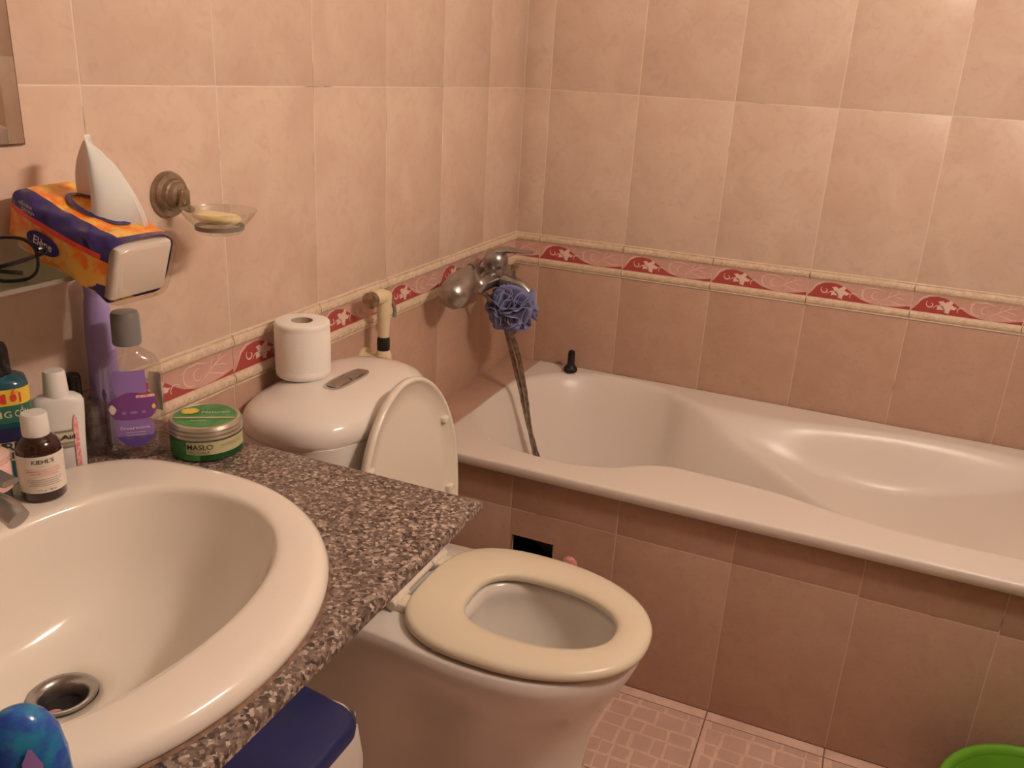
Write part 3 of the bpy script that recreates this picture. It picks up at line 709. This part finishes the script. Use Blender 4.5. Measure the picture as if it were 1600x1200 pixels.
m = M(); m.lathe([(.016, -.015), (.017, .0), (.017, .018), (.013, .027)], 'cream_plastic', 20); m.tube([(-.0495, 0, 0), (-.045, 0, 0), (-.044, 0, 0), (.0, 0, 0)], [.024, .024, .014, .014], 'cream_plastic', 18); m.build('valve', bs)
m = M(); m.tube(spline([(0, 0, -.012), (.012, -.004, -.12), (.02, -.02, -.30), (.0, -.03, -.45), (-.02, 0, -.56), (-.035, 0, -.60)], 6), .006, 'cream_plastic', 10); m.build('hose', bs)
# pink plug on the bath front
pk = M(); pk.tube([(.463, -DA - .0005, .2765), (.463, -DA - .010, .2765), (.463, -DA - .014, .2765), (.463, -DA - .0135, .2765)], [.019, .018, .012, .004], 'pink_rubber', 20)
tag(pk.build('pipe_plug'), 'small round pink plug on the tiled bath front beside the dark opening', 'plug')

# ------------------------------------------------------------------ mirror, shelf, soap dish
mr = empty('mirror', (0, -1.95, 1.205), 0, 'frameless wall mirror above the washbasin', 'mirror')
m = M(); m.box(.0005, .0048, -.3773, .3773, 0, .75, 'mirror_edge', .001); m.build('backing', mr)
m = M(); m.box(.0042, .0052, -.3755, .3755, .0018, .748, 'mirror'); m.build('silvered_glass', mr, smooth=False)
sh = empty('glass_shelf', (0, -1.82, 1.060), 0, 'narrow glass wall shelf below the mirror', 'shelf')
m = M(); m.box(.004, .106, -.28, .272, 0, .006, 'glass_shelf', .0015); m.build('pane', sh)
m = M(); m.box(.1055, .1068, -.28, .272, .0003, .0057, 'taupe'); m.build('pane_edge', sh, smooth=False)
for y in (-.2, .16):
    m = M(); m.tube([(.0005, y, -.006), (.006, y, -.006), (.03, y, -.004)], [.012, .012, .008], 'chrome', 16); m.build('bracket', sh)
sd = empty('soap_dish', (0, -1.347, 1.122), 0, 'glass soap dish on a dull metal wall holder', 'soap dish')
m = M(); m.tube([(.0005, 0, 0), (.004, 0, 0), (.010, 0, 0), (.012, 0, 0), (.018, 0, 0), (.019, 0, 0), (.026, 0, 0), (.029, 0, 0)], [.0335, .034, .031, .024, .022, .019, .017, .008], 'brass_old', 36); m.build('rosette', sd)
m = M(); m.box(.020, .036, -.009, .009, -.016, .010, 'brass_old', .003); m.tube([(.030, 0, -.012), (.038, 0, -.017), (.046, 0, -.018)], [.007, .006, .005], 'brass_old', 12); m.build('arm', sd)
m = M(); cxd = .094
m.lathe([(.030, -.036), (.034, -.0355), (.040, -.030), (.047, -.022), (.0525, -.013), (.0535, -.012), (.0530, -.014), (.046, -.024), (.039, -.031), (.033, -.0335), (.004, -.034)], 'glass_dish', 48, False, False, c=(cxd, 0)); m.build('dish', sd, angle=60)
m = M(); m.lathe([(.034, -.040), (.035, -.034), (.0338, -.0335), (.0325, -.039)], 'taupe', 36, False, False, c=(cxd, 0)); m.build('holder_ring', sd)
m = M(); m.lathe([(.028, -.046), (.031, -.044), (.0315, -.040), (.028, -.040)], 'glass_dish', 36, c=(cxd, 0)); m.build('dish_foot', sd)
m = M(); rs = []
for z, k in [(-.0325, .55), (-.0315, .75), (-.028, .95), (-.0245, 1.0), (-.021, .92), (-.019, .6), (-.0185, .2)]: rs.append([(p[0] * k, p[1] * k, z + .010 * (-p[0] / .034) * (k > .5) * .25) for p in [sup(2 * pi * j / 36, .034, .024, 2.4) for j in range(36)]])
m.loft(rs, 'soap'); so = m.build('soap_bar', None, (cxd - .004, -1.347, 1.1235), angle=70); so.rotation_euler = (0, 0, R(35)); tag(so, 'worn cream soap bar lying in the glass dish', 'soap')

# ------------------------------------------------------------------ tissue pack on the shelf
tp = empty('tissue_pack', (.0977, -1.57, 1.102), 0, 'orange and navy plastic tissue pack tipping over the glass shelf edge, one tissue pulled up', 'tissue pack')
tp.rotation_euler = (0, R(18), 0)
LX, LY, LZ = .084, .050, .035
def pack_pt(s_, t, infl=0.0):
    """s_ -1..1 along the pack, t angle round it"""
    e = 1 - .06 * abs(s_) ** 4; puff = 1 + .05 * (1 - s_ * s_)
    p = sup(t, LY * e * puff + infl, LZ * e * puff + infl, 5.0)
    wr = .0014 * sin(7 * s_ + 2 * t) * sin(3 * t + 2 * s_) + .0007 * sin(17 * s_ - 5 * t)
    dz = -.014 * max(0, (s_ - .2) / .8) ** 2 if p[1] < 0 else .002 * max(0, s_)
    return (LX * s_, p[0] * (1 + wr / LY) + .0, p[1] * (1 + wr / LZ) - .003 * (1 - s_ * s_) + dz * min(1, abs(p[1]) / LZ))
NS, NT = 60, 112
def ring_at(s_, infl=0): return [pack_pt(s_, 2 * pi * j / NT, infl) for j in range(NT)]
def wrapmat(k, j):
    s_ = -1 + 1.86 * (k + .5) / NS - 0; t = 2 * pi * (j + .5) / NT; y, z = sup(t, 1, 1, 5.0)
    # position measured over the front (-y) face and the top
    if s_ > .74 and (z > .3 or y > 0): return 'wrap_blue'
    if y < -.9:
        if z > .52: return 'wrap_blue'
        if z > .46 and False: return 'wrap_red'
        if .34 < z <= .52: return 'wrap_red'
        if z < -.45 and s_ > .45 + .5 * (z + 1): return 'wrap_blue'
        return 'orange_wrap'
    if z > .5 and y < -.62: return 'wrap_blue'
    if z < -.9: return 'wrap_blue' if y < -.6 else 'orange_wrap'
    return 'orange_wrap'
m = M(); sv = [-1 + 1.86 * i / NS for i in range(NS + 1)]
rings = [[(-LX * 1.0, p[1] * .25, p[2] * .25) for p in ring_at(-1)], [(-LX * 1.005, p[1] * .85, p[2] * .85) for p in ring_at(-1)]]
fnm = lambda k, j: wrapmat(max(0, k - 2), j)
m.loft(rings + [ring_at(s_) for s_ in sv], 'orange_wrap', True, False, fn=fnm); wrapo = m.build('wrapper', tp, angle=70)
m = M(); m.loft([ring_at(.86), ring_at(.92, -.0006), ring_at(.97, -.0014), [(LX * .995, p[1] * .93, p[2] * .93) for p in ring_at(1)], [(LX * 1.0, p[1] * .75, p[2] * .75) for p in ring_at(1)]], 'clear_film', False, True); m.build('clear_end', tp, angle=60)
m = M(); m.box(-LX * .9, LX * .93, -LY * .86, LY * .86, -LZ * 1.12, LZ * .80, 'tissue', .006); m.build('tissue_block', tp)
# printed oval on the front, with its lettering
fp = lambda x, z: (x, -LY * 1.052 - .0008, z)
m = M(); c0 = (-.022, -.008); ov = [(c0[0] + .026 * cos(2 * pi * j / 32), c0[1] + .0125 * sin(2 * pi * j / 32)) for j in range(32)]
m.f.append(tuple(range(len(m.v), len(m.v) + 32))); m.v += [fp(*p) for p in ov]; m.m.append(m.mi('wrap_blue'))
fp2 = lambda x, z: (x, -LY * 1.052 - .0014, z)
add_text(m, 'Elène', .014, 'label_white', fp2, .015, at=c0)
m.build('logo', wrapo, smooth=False)
m = M(); fp3 = lambda x, z: (x, -LY * 1.03 - .0016, z)
add_text(m, 'MỀM MẠI', .0052, 'label_white', fp3, .01, at=(-.055, .0255)); m.build('lettering', wrapo, smooth=False)
m = M(); add_text(m, 'DAI MỊN', .0052, 'label_white', fp3, .01, at=(-.050, .0200)); m.build('lettering', wrapo, smooth=False)
ov = M(); ovr = lambda a, b, z: [(-.006 + a * cos(2 * pi * j / 40), .006 + b * sin(2 * pi * j / 40), z + .0) for j in range(40)]
ov.loft([ovr(.046, .026, LZ + .0012), ovr(.038, .019, LZ + .0018)], 'wrap_blue', False, False); ov.build('opening_rim', wrapo)
def sheet(u, v, off=0.0):
    bx = -.052 + .100 * u; top_x = -.050 + .034 * u
    x = bx + (top_x - bx) * (v ** 1.4); z = LZ - .006 + (.070 + .012 * sin(pi * u)) * v * (1 - .25 * (u - .35) ** 2)
    x += .030 * v * (1 - v) * (u - .3) * 2.2
    y = .006 + .020 * sin(2.2 * pi * u + .6) * (1 - .5 * v) + off + .012 * v * v
    # counter the tilt of the pack: the sheet stands up straight
    return (x - .30 * (z - LZ) * .6, y, z)
m = M(); m.grid(lambda u, v: sheet(u, v), 36, 22, 'tissue'); m.grid(lambda u, v: sheet(u * .7 + .3, v * .92, .004), 26, 18, 'tissue')
ts_ = m.build('tissue', tp, angle=180); sol = ts_.modifiers.new('thick', 'SOLIDIFY'); sol.thickness = .0006

# ------------------------------------------------------------------ eyeglasses on the shelf
gc = Vector((.078, -1.672, 1.0925)); ga = face_cam(gc.x, gc.y) - .15
gl = empty('eyeglasses', (gc.x, gc.y, 1.066), ga, 'black-rimmed eyeglasses on the glass shelf in front of the tissue pack', 'glasses')
def lens_ring(cx, a, b, y, n=2.6, N=36): return [(cx + sup(2 * pi * j / N, a, b, n)[0], y, .0255 + sup(2 * pi * j / N, a, b, n)[1]) for j in range(N)]
fr = M()
for cx in (0, -.066):
    rr = [lens_ring(cx, .0275, .0235, -.002), lens_ring(cx, .0305, .0265, -.002), lens_ring(cx, .0305, .0265, .003), lens_ring(cx, .0275, .0235, .003), lens_ring(cx, .0275, .0235, -.002)]
    fr.loft(rr, 'black_gloss', False, False)
fr.tube(spline([(-.030, 0, .030), (-.033, -.002, .034), (-.036, 0, .030)], 4), .0026, 'black_gloss', 8); fr.build('frame', gl)
for cx in (0, -.066):
    m = M(); m.loft([lens_ring(cx, .028, .024, 0), lens_ring(cx, .028, .024, .0012)], 'lens'); m.build('lens', gl)
for cx, pts in ((0, [(.030, .001, .036), (.036, .006, .036), (.034, .009, .030), (.0, .010, .018), (-.04, .010, .010), (-.07, .010, .006)]), (-.066, [(-.096, .001, .036), (-.100, .008, .036), (-.096, .014, .032), (-.06, .016, .020), (-.02, .016, .010), (.010, .016, .006)])):
    m = M(); m.tube(spline(pts, 5), .0026, 'black_gloss', 8); m.build('temple', gl)

# ------------------------------------------------------------------ bottles and jars
def flat_bottle(parent, name, secs, mt, n=2.4, seg=44):
    m = M(); m.loft([supring(a, b, z, n, seg) for z, a, b in secs], mt); return m.build(name, parent, angle=50)
# mouthwash
p = (.037, -1.683); o = empty('mouthwash_bottle', (*p, CZ), face_cam(*p) - .05, 'teal mouthwash bottle with black cap and yellow, green and cream label behind the small bottles', 'bottle')
A, B = .0345, .026
flat_bottle(o, 'bottle', [(0, A * .9, B * .9), (.004, A, B), (.138, A, B), (.145, A * .93, B * .94), (.149, A * .7, B * .78), (.151, .017, .017), (.156, .017, .017)], 'teal', 3)
m = M(); m.lathe([(.0185, .150), (.0195, .153), (.0185, .181), (.0165, .187), (.004, .188)], 'black_gloss', 28); m.build('cap', o)
wp = wrap(A, B, 3); m = M()
for mt, z0, z1 in [('label_yellow', .118, .138), ('label_green', .096, .118), ('label_cream', .048, .072), ('label_navy', .072, .090), ('label_teal', .012, .048)]: add_patch(m, mt, wp, -.052, .052, z0, z1, 30, 1)
lb = m.build('label', o, angle=60)
wp2 = wrap(A, B, 3, off=.0016)
for tx, sz, mt, bo, sq, at in [('MỚI', .017, 'print_red', .02, 1, (.008, .1265)), ('KHÔNG CỒN', .0115, 'label_cream', .01, .8, (.003, .107)), ('LISTERINE', .0145, 'print_dark', .02, .82, (-.002, .066)), ('ZERO', .0115, 'print_dark', .01, 1, (.010, .0545))]:
    m = M(); add_text(m, tx, sz, mt, wp2, bo, sq, at=at); m.build('lettering', lb, smooth=False)
# cream face-wash bottle
p = (.060, -1.621); o = empty('lotion_bottle', (*p, CZ), face_cam(*p) + .05, 'cream plastic bottle with a pink patterned stripe and grey label, behind the brown bottle', 'bottle')
A, B = .036, .017
flat_bottle(o, 'bottle', [(0, .0235, .0125), (.004, .025, .014), (.05, .027, .015), (.085, .0295, .0155), (.098, .030, .0155), (.104, .028, .0150), (.108, .022, .014), (.110, .012, .012)], 'white_plastic', 2.6)
m = M(); m.lathe([(.0145, .108), (.0145, .111), (.0130, .138), (.0115, .141), (.003, .1415)], 'white_plastic', 28); m.build('cap', o)
def wq(x, z, off=.001): return wrap(.0253 + .0045 * min(1, z / .09), .0146 + .0012 * min(1, z / .07), 2.6, off=off)(x, z)
m = M(); add_patch(m, 'print_rose', wq, .010, .017, .002, .086, 4, 12, lambda u: (.0, .85 + .15 * sin(pi * u))); m.build('stripe', o)
m = M(); add_patch(m, 'taupe', wq, -.026, .010, .042, .066, 12, 3); lb = m.build('label', o)
m = M(); wq2 = lambda x, z: wq(x, z, .0016)
add_patch(m, 'label_cream', lambda x, z: wq(x, z, .0014), -.025, .009, .050, .063, 12, 2); add_text(m, 'Acne-Aid', .0088, 'print_dark', lambda x, z: wq(x, z, .0022), .03, at=(-.006, .0565)); add_text(m, 'LIQUID CLEANSER', .0035, 'label_cream', wq2, .0, at=(-.006, .046)); m.build('lettering', lb, smooth=False)
# brown glass bottle on the basin rim
p = (.129, -1.708); BZ = CZ + .0266; o = empty('serum_bottle', (*p, BZ), face_cam(*p) + .10, 'dark brown glass bottle with white cap and paper label on the washbasin rim', 'bottle')
m = M(); r = .0238
m.lathe([(r * .9, 0), (r, .003), (r, .058), (r * .97, .064), (r * .84, .071), (r * .62, .076), (.0125, .078), (.0125, .082)], 'amber_glass', 36); m.build('bottle', o, angle=50)
m = M(); m.lathe([(.0140, .077), (.0146, .079), (.0142, .1005), (.0128, .103), (.003, .1035)], 'white_plastic', 32); m.build('cap', o)
m = M(); wp = wrap(r, r); add_patch(m, 'label_white', wp, -.036, .036, .013, .058, 30, 1); lb = m.build('label', o)
m = M(); wp2 = wrap(r, r, off=.0015); add_text(m, "KIEHL'S", .0070, 'print_dark', wp2, .01, at=(.0, .0515)); add_text(m, 'SINCE 1851', .0026, 'print_grey', wp2, at=(0, .0463))
for i, (w_, z) in enumerate([(.034, .042), (.038, .0385), (.030, .035), (.036, .030), (.036, .0275), (.030, .025), (.034, .0225)]): add_patch(m, 'print_pink' if i < 3 else 'print_grey', wp2, -w_ / 2, w_ / 2, z - (.0011 if i < 3 else .0004), z + (.0011 if i < 3 else .0004), 12, 1)
add_text(m, '1.7 fl. oz. - 50 ml', .0030, 'print_dark', wp2, at=(0, .0165)); m.build('lettering', lb, smooth=False)
# clear bottle with grey cap
p = (.089, -1.5295); o = empty('clear_bottle', (*p, CZ), face_cam(*p) - .03, 'large clear plastic bottle with dark grey cap and purple label', 'bottle')
A, B = .041, .022
flat_bottle(o, 'bottle', [(0, A * .9, B * .9), (.004, A, B), (.03, A, B), (.10, A * .97, B), (.126, A * .93, B * .97), (.138, A * .78, B * .9), (.146, A * .5, B * .75), (.150, .0145, .0145), (.160, .0145, .0145)], 'clear_plastic', 2.6)
m = M(); m.lathe([(.0175, .157), (.0182, .160), (.0175, .196), (.0160, .200), (.003, .2005)], 'grey_cap', 32); m.build('cap', o)
flat_bottle(o, 'liquid', [(.003, A * .86, B * .84), (.006, A * .95, B * .92), (.03, A * .95, B * .92), (.085, A * .93, B * .92)], 'clear_liquid', 2.6)
wp = lambda x, z: wrap(A, B, 2.6, off=.0008)(x, z); m = M()
add_patch(m, 'purple_mid', wp, -.017, .014, .094, .126, 8, 2); m.build('label', o)
m = M(); add_patch(m, 'purple', lambda x, z: wrap(A, B, 2.6, off=.0014)(x, z), -.031, .029, .058, .096, 30, 3, lambda u: (.5 - .42 * min(1, 5 * min(u, 1 - u)) ** .5 - .08 * sin(pi * u), .5 + .30 * min(1, 5 * min(u, 1 - u)) ** .5 + .20 * max(0, sin(pi * (u * 1.6 - .3))) ** 2)); cl = m.build('label', o)
m = M(); wp3 = lambda x, z: wrap(A, B, 2.6, off=.0019)(x, z)
add_patch(m, 'label_white', wp3, -.028, -.016, .066, .080, 8, 2, lambda u: (.5 - .5 * sin(pi * u), .5 + .5 * sin(pi * u))); add_patch(m, 'label_yellow', wp3, .018, .025, .070, .078, 8, 2, lambda u: (.5 - .5 * sin(pi * u), .5 + .5 * sin(pi * u)))
for x in (-.008, .0, .008): add_patch(m, 'purple_mid', wp3, x - .002, x + .002, .066, .070, 4, 1)
add_patch(m, 'print_rose', wp3, .002, .024, .088, .092, 6, 1); m.build('lettering', cl, smooth=False)
m = M(); add_patch(m, 'purple_mid', wp, -.020, .020, .018, .060, 20, 3, lambda u: (.45 - .45 * sin(pi * u), 1 if .1 < u < .9 else .8)); l2 = m.build('label', o)
m = M(); add_patch(m, 'violet_deep', wp3, -.018, .018, .019, .034, 16, 3, lambda u: (.9 - .9 * sin(pi * u), 1))
add_text(m, 'Dreamtime', .0060, 'label_white', wp3, .01, at=(0, .046))
for i in range(3): add_patch(m, 'label_white', wp3, -.008, .008, .0395 - i * .004, .0401 - i * .004, 6, 1)
m.build('lettering', l2, smooth=False)
m = M(); add_patch(m, 'violet_deep', wp, -.040, -.030, .086, .102, 8, 2, lambda u: (.5 - .5 * sin(pi * u), .5 + .5 * sin(pi * u))); m.build('label', o)
bk = wrap(A * .96, B * .96, 2.6, t0=pi / 2, off=-.002); m = M(); add_patch(m, 'label_white', bk, -.052, -.020, .055, .110, 16, 2); m.build('label', o)
# lilac bottle behind it
p = (.026, -1.516); o = empty('lilac_bottle', (*p, CZ), face_cam(*p), 'tall lilac bottle standing against the wall behind the clear bottle', 'bottle')
flat_bottle(o, 'bottle', [(0, .017, .016), (.004, .0195, .0175), (.10, .0195, .0175), (.16, .0185, .0170), (.200, .016, .015), (.212, .013, .013)], 'lilac', 2.2)
m = M(); m.lathe([(.0140, .211), (.0140, .232), (.012, .236), (.003, .237)], 'lilac', 24); m.build('cap', o)
# slim black cylinder, glossy in its upper part, against the wall
p = (.0125, -1.557); o = empty('black_cylinder', (*p, CZ), 0, 'slim black cylinder standing against the wall', 'container')
m = M(); m.lathe([(.009, 0), (.0105, .003), (.0105, .062), (.009, .064)], 'black_rubber', 24); m.build('body', o)
m = M(); m.lathe([(.0100, .064), (.0108, .066), (.0108, .104), (.009, .108), (.003, .1085)], 'black_gloss', 24); m.build('lid', o)
# clear jar
p = (.042, -1.5535); o = empty('clear_jar', (*p, CZ), 0, 'low clear plastic jar with screw lid between the cream and clear bottles', 'jar')
m = M(); m.lathe([(.0165, .001), (.0182, .004), (.0182, .040), (.017, .044)], 'frosted', 32); m.build('body', o)
m = M(); m.lathe([(.0185, .044), (.0190, .047), (.0185, .050), (.0190, .054), (.0185, .058), (.0190, .062), (.0185, .068), (.017, .072), (.004, .0725)], 'frosted', 32); m.build('lid', o)
# green tin
p = (.160, -1.4745); o = empty('body_butter_jar', (*p, CZ), face_cam(*p) + .05, 'low round jar with green lid and olive label on the granite', 'jar')
r = .0475; m = M(); m.lathe([(r * .93, 0), (r, .003), (r, .032)], 'alu', 48); m.build('body', o)
m = M(); m.lathe([(r + .0005, .031), (r + .0015, .033), (r + .0005, .036), (r + .0015, .039), (r + .0005, .042), (r + .0012, .045), (r - .001, .0495), (r - .004, .0505), (r - .005, .0495), (.004, .0495)], 'alu', 48); ld = m.build('lid', o, angle=30)
m = M(); m.lathe([(r - .0055, .0498), (.003, .0500)], 'green_label', 48, False, True); m.build('lid_print', ld)
m = M(); zt = lambda x, y: (x, y, .0506)
m.quad([zt(-.041, .004), zt(-.0405, -.001), zt(.036, -.021), zt(.038, -.016)], 'olive_label')
m.v += [(-.018 + .012 * cos(2 * pi * j / 20), .020 + .011 * sin(2 * pi * j / 20), .0507) for j in range(20)]; m.f.append(tuple(range(len(m.v) - 20, len(m.v)))); m.m.append(m.mi('avocado'))
add_text(m, 'Naturals', .011, 'label_white', lambda x, y: (x, y, .0507), .0, at=(.015, .008), rot=-.2); add_text(m, 'Avocado', .006, 'label_white', lambda x, y: (x, y, .0507), .0, at=(-.010, -.018), rot=-.2); m.build('lettering', ld, smooth=False)
m = M(); wp = wrap(r, r); add_patch(m, 'green_label', wp, -.072, .072, .003, .030, 44, 1); lb = m.build('label', o)
m = M(); w1, w2 = wrap(r, r, off=.0014), wrap(r, r, off=.0019)
add_patch(m, 'olive_label', w1, -.030, .062, .012, .030, 30, 1); add_patch(m, 'green_dark', w1, -.012, .058, .0035, .012, 24, 1, lambda u: (0, 1 - .5 * (u - .5) ** 2))
add_text(m, 'MASŁO', .0105, 'print_dark', w2, .01, at=(-.012, .0228)); add_text(m, 'DO CIAŁA', .0058, 'print_dark', w2, .0, at=(-.013, .0155)); add_text(m, 'AVOKADO', .0075, 'print_grey', w2, .0, at=(.031, .0228), squash=.9); m.build('lettering', lb, smooth=False)
# pink pot at the left edge
p = (.098, -1.752); o = empty('pink_pot', (*p, BZ), 0, 'small pale pink cosmetic pot on the washbasin rim beside the brown bottle', 'pot')
m = M(); m.lathe([(.020, 0), (.022, .003), (.022, .018), (.021, .020)], 'print_dark', 32); m.build('base', o)
m = M(); m.lathe([(.0245, .020), (.026, .024), (.026, .050), (.0245, .052), (.0255, .054), (.0255, .060), (.022, .063), (.003, .064)], 'print_pink', 32); m.build('body', o)
# lilac bottle on the shelf
p = (.026, -1.681); o = empty('shelf_bottle', (*p, 1.066), 0, 'pale purple bottle at the left end of the view on the glass shelf', 'bottle')
m = M(); m.lathe([(.021, 0), (.0225, .004), (.0225, .085), (.020, .100), (.013, .110)], 'lilac', 32); m.build('bottle', o)
m = M(); m.lathe([(.0135, .108), (.0135, .130), (.004, .132)], 'white_plastic', 24); m.build('cap', o)
# blue tube in the foreground
p = (.524, -2.046); o = empty('toothpaste_bottle', (*p, CZ), face_cam(*p), 'blue plastic toothpaste bottle standing on the granite at the basin front', 'bottle')
A, B = .027, .018
flat_bottle(o, 'bottle', [(0, A * .9, B * .9), (.003, A, B), (.06, A, B), (.09, A * .96, B * .96), (.108, A * .84, B * .88), (.120, A * .62, B * .72), (.127, A * .36, B * .46), (.130, A * .1, B * .14)], 'tube_blue', 2.3)
m = M(); wp = lambda x, z: wrap(A * (1 - max(0, z - .075) ** 2 * 75), B * (1 - max(0, z - .075) ** 2 * 60), 2.3, off=.001)(x, z)
add_patch(m, 'label_white', wp, -.003, .009, .010, .080, 6, 10); add_patch(m, 'purple_mid', wp, -.001, .008, .082, .112, 6, 8, lambda u: (0, 1 - .9 * abs(u - .4))); add_patch(m, 'tube_orange', wp, -.007, -.003, .010, .098, 4, 12, lambda u: (0, .7 + .3 * u)); lb = m.build('label', o)
m = M(); wp2 = lambda x, z: wrap(A, B, 2.3, off=.0018)(x, z); add_text(m, 'fresh mile', .0130, 'print_dark', wp2, .01, at=(.003, .042), rot=pi / 2); m.build('lettering', lb, smooth=False)

# ------------------------------------------------------------------ bin under the counter, green basin on the floor
bn = empty('waste_bin', (.262, -1.565, 0), 0, 'white plastic waste bin with dark blue lid under the countertop', 'bin')
m = M(); rb = lambda k, z, d=0: rrect(0, 0, .120 * k - d, .128 * k - d, .035, z, 6)
m.loft([rb(.80, 0), rb(.82, .004), rb(.97, .38), rb(1.0, .385), rb(1.01, .395), rb(1.0, .405), rb(.96, .405), rb(.94, .38), rb(.78, .01)], 'white_plastic'); m.build('body', bn)
m = M(); rl = lambda k, z: [(x, y, z + .02 * (-x / .12)) for x, y, _ in rrect(.008, -.008, .124 * k, .124 * k, .035, 0, 6)]
m.loft([rl(.98, .406), rl(1.02, .409), rl(1.03, .420), rl(1.0, .430), rl(.95, .434), rl(.5, .438)], 'blue_plastic'); m.build('lid', bn)
m = M(); rg = random.Random(2); lin = [(x * 1.03 + rg.uniform(0, .006), y * 1.03 + rg.uniform(0, .006), z) for x, y, z in rrect(0, 0, .120, .128, .035, .395, 10)]
m.loft([lin, [(x * 1.03 + rg.uniform(-.004, .006), y * 1.03 + rg.uniform(-.004, .006), .33 + rg.uniform(-.01, .01)) for x, y, z in lin], [(x * 1.0 + rg.uniform(-.003, .006), y * 1.0 + rg.uniform(-.003, .006), .27 + rg.uniform(-.02, .02)) for x, y, z in lin]], 'white_plastic', False, False); m.build('liner_bag', bn, angle=20)
gb = empty('green_basin', (1.428, -.898, 0), 0, 'bright green plastic basin on the floor against the bath front', 'basin')
m = M(); m.lathe([(.125, 0), (.130, .004), (.168, .135), (.172, .148)], 'green_plastic', 56, True, False); m.lathe([(.168, .146), (.163, .135), (.126, .008), (.004, .006)], 'green_plastic', 56, False, True); m.build('bowl', gb)
m = M(); m.lathe([(.168, .146), (.170, .156), (.176, .161), (.183, .160), (.1865, .153), (.185, .146), (.180, .147), (.172, .148)], 'green_plastic', 56, False, False); m.build('rim', gb, angle=60)
